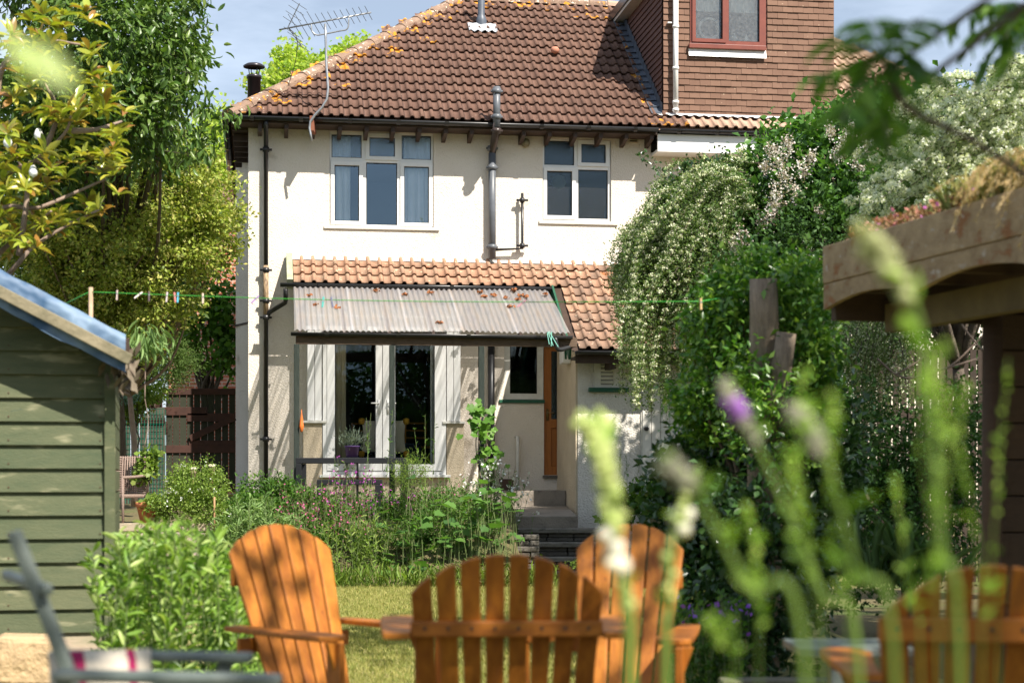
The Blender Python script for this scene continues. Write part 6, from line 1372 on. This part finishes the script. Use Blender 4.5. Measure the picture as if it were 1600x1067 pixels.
# striped cushion on it
cz = at(160,1060,4.45); cs = empty('striped_cushion', (cz.x, 4.45, .63), R(20), 'white cushion with magenta stripe lying in the grey-green chair', 'cushion')
V = []; n = 12
for s_ in (-1,1):
    for j in range(n+1):
        for i in range(n+1):
            a_, b_ = i/n*2-1, j/n*2-1; ed = max(0,(1-a_**4)*(1-b_**4)); V.append((a_*.13, s_*.055*ed**.5+ b_*.05, (b_*.5+.5)*.27))
k = n+1; mA = mat('cushion_white',(.60,.53,.42),None,20,.95); mB_ = mat('cushion_magenta',(.32,.012,.08),None,20,.95)
for nm, sel, mm in (('cover', lambda i: not (2 <= i <= 3 or i in (9,)), mA), ('stripe', lambda i: (2 <= i <= 3 or i in (9,)), mB_)):
    Fc = []
    for s_ in (0,1):
        for j in range(n):
            for i in range(n):
                if sel(i): q4 = (s_*k*k+j*k+i, s_*k*k+j*k+i+1, s_*k*k+(j+1)*k+i+1, s_*k*k+(j+1)*k+i); Fc.append(q4 if s_ == 0 else q4[::-1])
    MB().add(V, Fc).build(nm, mm, cs, True)
# sleeper table edge beside the right chair
sl = empty('low_garden_table', (0,0,0), 0, 'low grey wooden table end just left of the lower right chair', 'table'); p = at(1300,1012,6.2); sl.location = (p.x, 6.2, 0); h = p.z
for k in range(4): MB().box(-.12,.30,-.02+k*.10,.07+k*.10,h-.03,h).build('top_board', M_GC, sl, bevel=.005)
for x in (.03,.24): MB().box(x-.03,x+.03,.02,.08,0,h-.031).build('leg', M_GC, sl, bevel=.004)
sb = MB().box(-.45,.5,-.1,.1,0,.30).build('timber_sleeper', mat('old_sleeper',(.13,.12,.075),(.07,.065,.045),5,.9,(25,.8,.02)), None, bevel=.015); c = at(1260,1067,9.0); sb.location = (c.x, 9.0, 0); tag(sb, 'mossy dark sleeper lying on the ground left of the low grey table', 'sleeper')

# ------------------------------------------------------------------ tall flower stems close to the camera
M_ST = leafm('near_stem', [(.12,.20,.035),(.17,.26,.05)], .25, .5); L_NR = leafm('near_leaf', [(.18,.33,.04),(.30,.46,.07),(.10,.20,.025)], .45, .45); M_BUD = leafm('near_bud', [(.52,.60,.22),(.62,.66,.30),(.44,.55,.16)], .4, .6, 1.3)
M_BUDW = leafm('near_white_flower', [(.80,.76,.62),(.85,.82,.72)], .3, .6, 1.1); M_PUR = leafm('near_purple_flower', [(.36,.15,.55),(.45,.22,.6)], .3, .6, 1.2); M_GRB = leafm('grey_bud', [(.28,.28,.20),(.36,.34,.26),(.22,.26,.14)], .3, .7)
def spike(name, label, cat, pts, D, r=.004, buds=(), bm=M_BUD, nl=10, ll=.05, lm=L_NR, group=None, seed=0, bs=.012, ldroop=-.3):
    rg = np.random.default_rng(seed+900); b = at(pts[0][0], pts[0][1], D); root = empty(name, b, 0, label, cat, group)
    g0 = Vector((b.x, b.y, 0)); p3 = [at(x, y, D) for x, y in pts]; p = smooth_path([g0]+p3, 7); MB().tube([x-b for x in p], [r*(1.2-.6*i/len(p)) for i in range(len(p))], 6).build('stem', M_ST, root, True)
    A0 = np.array([tuple(x) for x in p]); n0 = 6
    for lo, hi, cnt, mm, s in buds:
        m = MB()
        for k in range(cnt):
            t = (lo+(hi-lo)*(k+rg.uniform(-.3,.3))/max(1,cnt))*(len(A0)-1); i = int(max(0,min(len(A0)-2,t))); c = Vector(A0[i]+(A0[i+1]-A0[i])*(t-i)); o_ = Vector(rg.normal(size=3)); o_.normalize(); c += o_*s*.9
            rr = s*rg.uniform(.7,1.15); ax = (o_+Vector((0,0,.6))).normalized(); x_ = ax.orthogonal().normalized(); y_ = ax.cross(x_)
            vs = [c-b-ax*rr]; 
            for (h, w) in ((-.5,.8),(.3,.9),(.9,.45)): vs += [c-b+ax*rr*h+(x_*math.cos(a_)+y_*math.sin(a_))*rr*w for a_ in (0,1.05,2.09,3.14,4.19,5.24)]
            vs.append(c-b+ax*rr*1.35)
            f_ = [(0,1+(j+1)%6,1+j) for j in range(6)]+[(1+q_*6+j,1+q_*6+(j+1)%6,7+q_*6+(j+1)%6,7+q_*6+j) for q_ in range(2) for j in range(6)]+[(13+j,13+(j+1)%6,19) for j in range(6)]
            m.add(vs, f_)
        m.build('flower_buds', mm, root, True)['kind'] = 'stuff'
    if nl:
        t = rg.uniform(.3,.97,nl)*(len(A0)-1.01); i = t.astype(int); P = A0[i]+(A0[i+1]-A0[i])*(t-i)[:,None]; d = rg.normal(size=(nl,3)); d[:,2] = np.abs(d[:,2])*.6-ldroop; d[:,1] *= .6
        leafobj('leaves', lm, root, leaves(P-np.array(b), ll, ll*.42, d, rg, TLL))
    return root
M_NB = leafm('green_bud', [(.30,.44,.06),(.46,.58,.13),(.18,.30,.04)], .35, .6)
G_ = 'tall flower spikes close to the camera'
spike('foxglove_spike', 'blurred pale yellow-green flower spike reaching up beside the back door wall', 'flower', [(985,1080),(975,940),(955,790),(935,700),(905,655)], 2.3, .0075, [(.86,.999,22,M_BUD,.008),(.55,.86,60,M_BUD,.0105),(.48,.56,7,M_BUDW,.014),(.30,.5,24,M_BUD,.007)], nl=5, ll=.035, seed=1)
spike('foxglove_spike', 'blurred short side spike leaning left of the tallest pale flower spike', 'flower', [(985,1080),(972,900),(950,760),(945,690),(938,655)], 2.35, .006, [(.86,.999,16,M_BUD,.010)], nl=1, ll=.03, seed=2)
spike('foxglove_spike', 'blurred pale spike with small white blooms in front of the right wooden chair', 'flower', [(1040,1080),(1045,960),(1050,860),(1075,770),(1068,745)], 2.5, .006, [(.45,.999,50,M_BUD,.007),(.66,.74,3,M_BUDW,.016)], nl=7, ll=.035, seed=3)
spike('buddleia_spike', 'blurred arching spike tipped with a purple flower over the dark shrub', 'flower', [(1345,1090),(1285,930),(1230,800),(1180,690),(1128,605)], 2.2, .004, [(.885,.955,46,M_PUR,.0075),(.955,.999,24,M_GRB,.007),(.80,.885,22,M_GRB,.006)], nl=6, ll=.035, seed=4)
spike('buddleia_spike', 'blurred grey-brown arching spike bending left above the right wooden chair', 'flower', [(1260,1090),(1170,920),(1120,830),(1080,760),(1040,722)], 1.8, .004, [(.80,.999,50,M_GRB,.007)], nl=6, ll=.035, seed=5)
spike('buddleia_spike', 'blurred grey-green spike arching beside the cut wooden post', 'flower', [(1400,1090),(1340,900),(1310,780),(1280,700),(1240,640)], 1.9, .004, [(.80,.999,50,M_GRB,.007)], nl=8, ll=.035, seed=6)
spike('buddleia_spike', 'blurred pale spike crossing the scalloped fascia board', 'flower', [(1500,1090),(1470,850),(1455,640),(1425,470),(1335,355)], 1.9, .0045, [(.80,.999,30,leafm('olive_bud',[(.40,.42,.2),(.48,.5,.26)],.35),.010)], nl=8, ll=.035, seed=7)
rs = random.Random(17)
stems_R = [((1185,1080),(1190,960),(1180,860),(1165,790)),((1225,1080),(1235,960),(1215,880),(1195,845)),((1275,1080),(1262,900),(1240,760),(1232,700)),((1290,1080),(1262,830),(1245,650),(1262,570)),((1330,1080),(1300,860),(1295,700),(1300,610)),((1395,1080),(1370,900),(1372,820),(1350,760)),((1440,1080),(1420,940),(1405,800),(1398,740)),((1500,1080),(1470,880),(1480,700),(1470,590)),((1535,1080),(1530,860),(1500,700),(1515,590)),((1560,1080),(1550,900),(1560,740),(1575,560)),((1590,1080),(1575,960),(1540,840),(1530,760)),((1150,1080),(1130,1010),(1100,965)),((1480,1080),(1500,930),(1512,800),(1540,700)),((1470,1080),(1440,700),(1455,590),(1475,540))]
desc = ['just right of the second wooden chair','leaning left over the dark laurel','rising up the middle of the dark laurel','reaching toward the climber leaves','below the scalloped fascia end','short and pale under the shelter','beside the strap leaves','tall in front of the shaded fence','tall against the dark shelter post','with round pale buds over the shelter wall','bending left over the lower right chair','lowest, over the violet cranesbill','crossing the top of the lower right chair','thin and high under the fascia']
for i, s_ in enumerate(stems_R):
    if i in (1, 5, 10, 12): continue
    spike('green_flower_stem', 'blurred green stem with pale buds '+desc[i], 'flower', s_, rs.uniform(1.7,2.6), .0010, [(.66,.999,rs.randint(10,18),M_NB,rs.uniform(.003,.0048))], nl=rs.randint(16,26), ll=.017, seed=20+i)
# ------------------------------------------------------------------ trees that lean over the camera
L_SU = leafm('sumac_leaflet', [(.06,.15,.02),(.12,.25,.035),(.035,.10,.02),(.20,.34,.06)], .35, .4)
su = empty('sumac_tree', (2.6,1.4,0), 0, 'sumac tree whose feathery blurred leaves hang into the top right corner', 'tree'); so = np.array(su.location)
m = MB(); rg = np.random.default_rng(300)
m.tube(smooth_path([Vector((0,0,0)),Vector((-.1,.1,1.2)),Vector((-.2,.4,2.6)),Vector((-.3,.5,4.0))],5), [.09*(1-.03*i) for i in range(16)], 8)
def pinnate(base, tip, nleaf, ll, P, D_, MM):
    base, tip = Vector(base), Vector(tip); mid = base.lerp(tip,.5); mid.z += (tip-base).length*.12; p = smooth_path([base, mid, tip], 5); MM.tube([x-su.location for x in p], .002, 4, False)
    d = (tip-base).normalized(); side = d.cross(Vector((0,0,1)));  side = side.normalized() if side.length > .1 else Vector((1,0,0))
    for k in range(nleaf):
        f = .12+.86*k/nleaf; i = min(len(p)-2, int(f*(len(p)-1))); c = p[i].lerp(p[i+1], f*(len(p)-1)-i)
        for s in (-1,1):
            P.append(tuple(c)); D_.append(tuple(side*s*.9+d*.45+Vector((0,0,-.45))+Vector(rg.normal(size=3)*.12)))
PS, DS = [], []
def cluster(px, py, D, spokes, rad, ll=.07):
    c = at(px, py, D)
    for ex, ey in spokes: pinnate(c, at(ex, ey, D+rg.uniform(-.25,.25)), 9, ll, PS, DS, m)
    return c
c_a = cluster(1385,110,3.4,[(1270,130),(1310,200),(1350,230),(1420,215),(1470,130),(1360,30),(1300,60),(1440,30)],1)
c_b = cluster(1375,175,3.6,[(1330,250),(1390,255),(1300,190)],1)
c_c = cluster(1620,10,4.6,[(1470,50),(1500,90),(1530,20),(1560,100),(1520,130),(1570,60)],1)
c_d = cluster(1660,40,4.4,[(1560,130),(1590,150),(1540,60)],1)
cb2 = su.location+Vector((-.2,.4,2.6))
for c in (c_a, c_b, c_c, c_d): m.tube([x-su.location for x in smooth_path([cb2, cb2.lerp(c,.5)+Vector((0,0,.25)), c], 5)], [.016,.015,.013,.012,.011,.010,.009,.008,.008,.007,.006], 6)
m.tube([x-su.location for x in smooth_path([c_a, at(1420,170,3.4), at(1520,220,3.6), at(1640,300,3.8)],5)], .007, 6)
for i in range(95):                                             # the crown above the frame
    c = Vector((2.2,2.0,5.0))+Vector((rg.normal()*1.1, rg.normal()*1.1, rg.normal()*.75)); pinnate(c, c+Vector((rg.normal()*.35, rg.normal()*.35, -.1+rg.normal()*.15)), 9, .08, PS, DS, m)
    if i % 16 == 0: m.tube([x-su.location for x in (su.location+Vector((-.3,.5,4.0)), c)], .009, 4, False)
m.build('branches', M_BARK, su, True)['kind'] = 'stuff'; leafobj('foliage', L_SU, su, leaves(np.array(PS)-so, .066, .017, np.array(DS), rg, TLL, upn=.8))
# blurred leaves at the top left
nlv = tree('near_bay_tree', 'blurred leaves of a bush hanging into the top left corner', 'tree', (-1.0,.9,0), [(np.array([-.72,1.2,2.2]),(.26,.25,.28))], 16, 9, (.05,.05,.05), .085, .035, leafm('near_left_leaf',[(.08,.16,.03),(.12,.22,.04)],.35), M_BARK, 310, droop=.4, T=TLL, r0=.02, nl=8)
P = np.array([tuple(at(18,60,1.25)), tuple(at(40,72,1.25)), tuple(at(8,30,1.3))]); leafobj('branch_leaves', leafm('pale_near_leaf',[(.45,.55,.2),(.5,.6,.25)],.4), nlv, leaves(P-np.array(nlv.location), .05, .022, np.array([(.5,0,-.8),(.6,0,-.5),(.3,0,-.8)]), np.random.default_rng(3), TLL))
# big trees behind and to the right of the camera shade the near garden
L_OAK = leafm('oak_leaf', [(.05,.11,.02),(.08,.16,.03),(.06,.13,.02)], .3, .5)
tree('oak_tree', 'spreading oak outside the right edge whose crown shades the shelter', 'tree', (8.5,6.0,0), [(np.array([7.6,7.6,8.0]),(2.4,2.6,1.6)),(np.array([9.0,9.5,8.0]),(2.4,2.4,1.8)),(np.array([4.9,10.2,7.7]),(1.3,2.4,.6)),(np.array([3.2,9.2,7.0]),(1.6,2.0,.45))], 290, 55, (.35,.35,.3), .16, .10, L_OAK, M_BARK, 320, T=TL, r0=.25, nl=30)
tree('oak_tree', 'second oak standing behind the camera that dapples the chairs', 'tree', (6.4,-2.2,0), [(np.array([3.6,1.5,6.8]),(2.1,1.7,.9)),(np.array([5.2,.3,6.9]),(1.8,1.5,1.0)),(np.array([1.6,2.8,6.7]),(1.4,1.1,.6)),(np.array([3.9,3.2,6.9]),(.8,.8,.4))], 150, 46, (.24,.24,.2), .14, .09, L_OAK, M_BARK, 321, T=TL, r0=.09, nl=5)
tree('hedge_row', 'long hedge behind the camera mirrored in the french doors', 'hedge', (-1,-9,0), [(np.array([-5+i*2.6,-10,3.0]),(1.9,1.3,3.3)) for i in range(7)], 900, 60, (.3,.3,.3), .2, .14, L_OAK, M_BARK, 322, T=TL, nl=3, r0=.05)
print('tris', sum(len(o.data.polygons) for o in bpy.data.objects if o.type == 'MESH'), 'objs', len(bpy.data.objects))
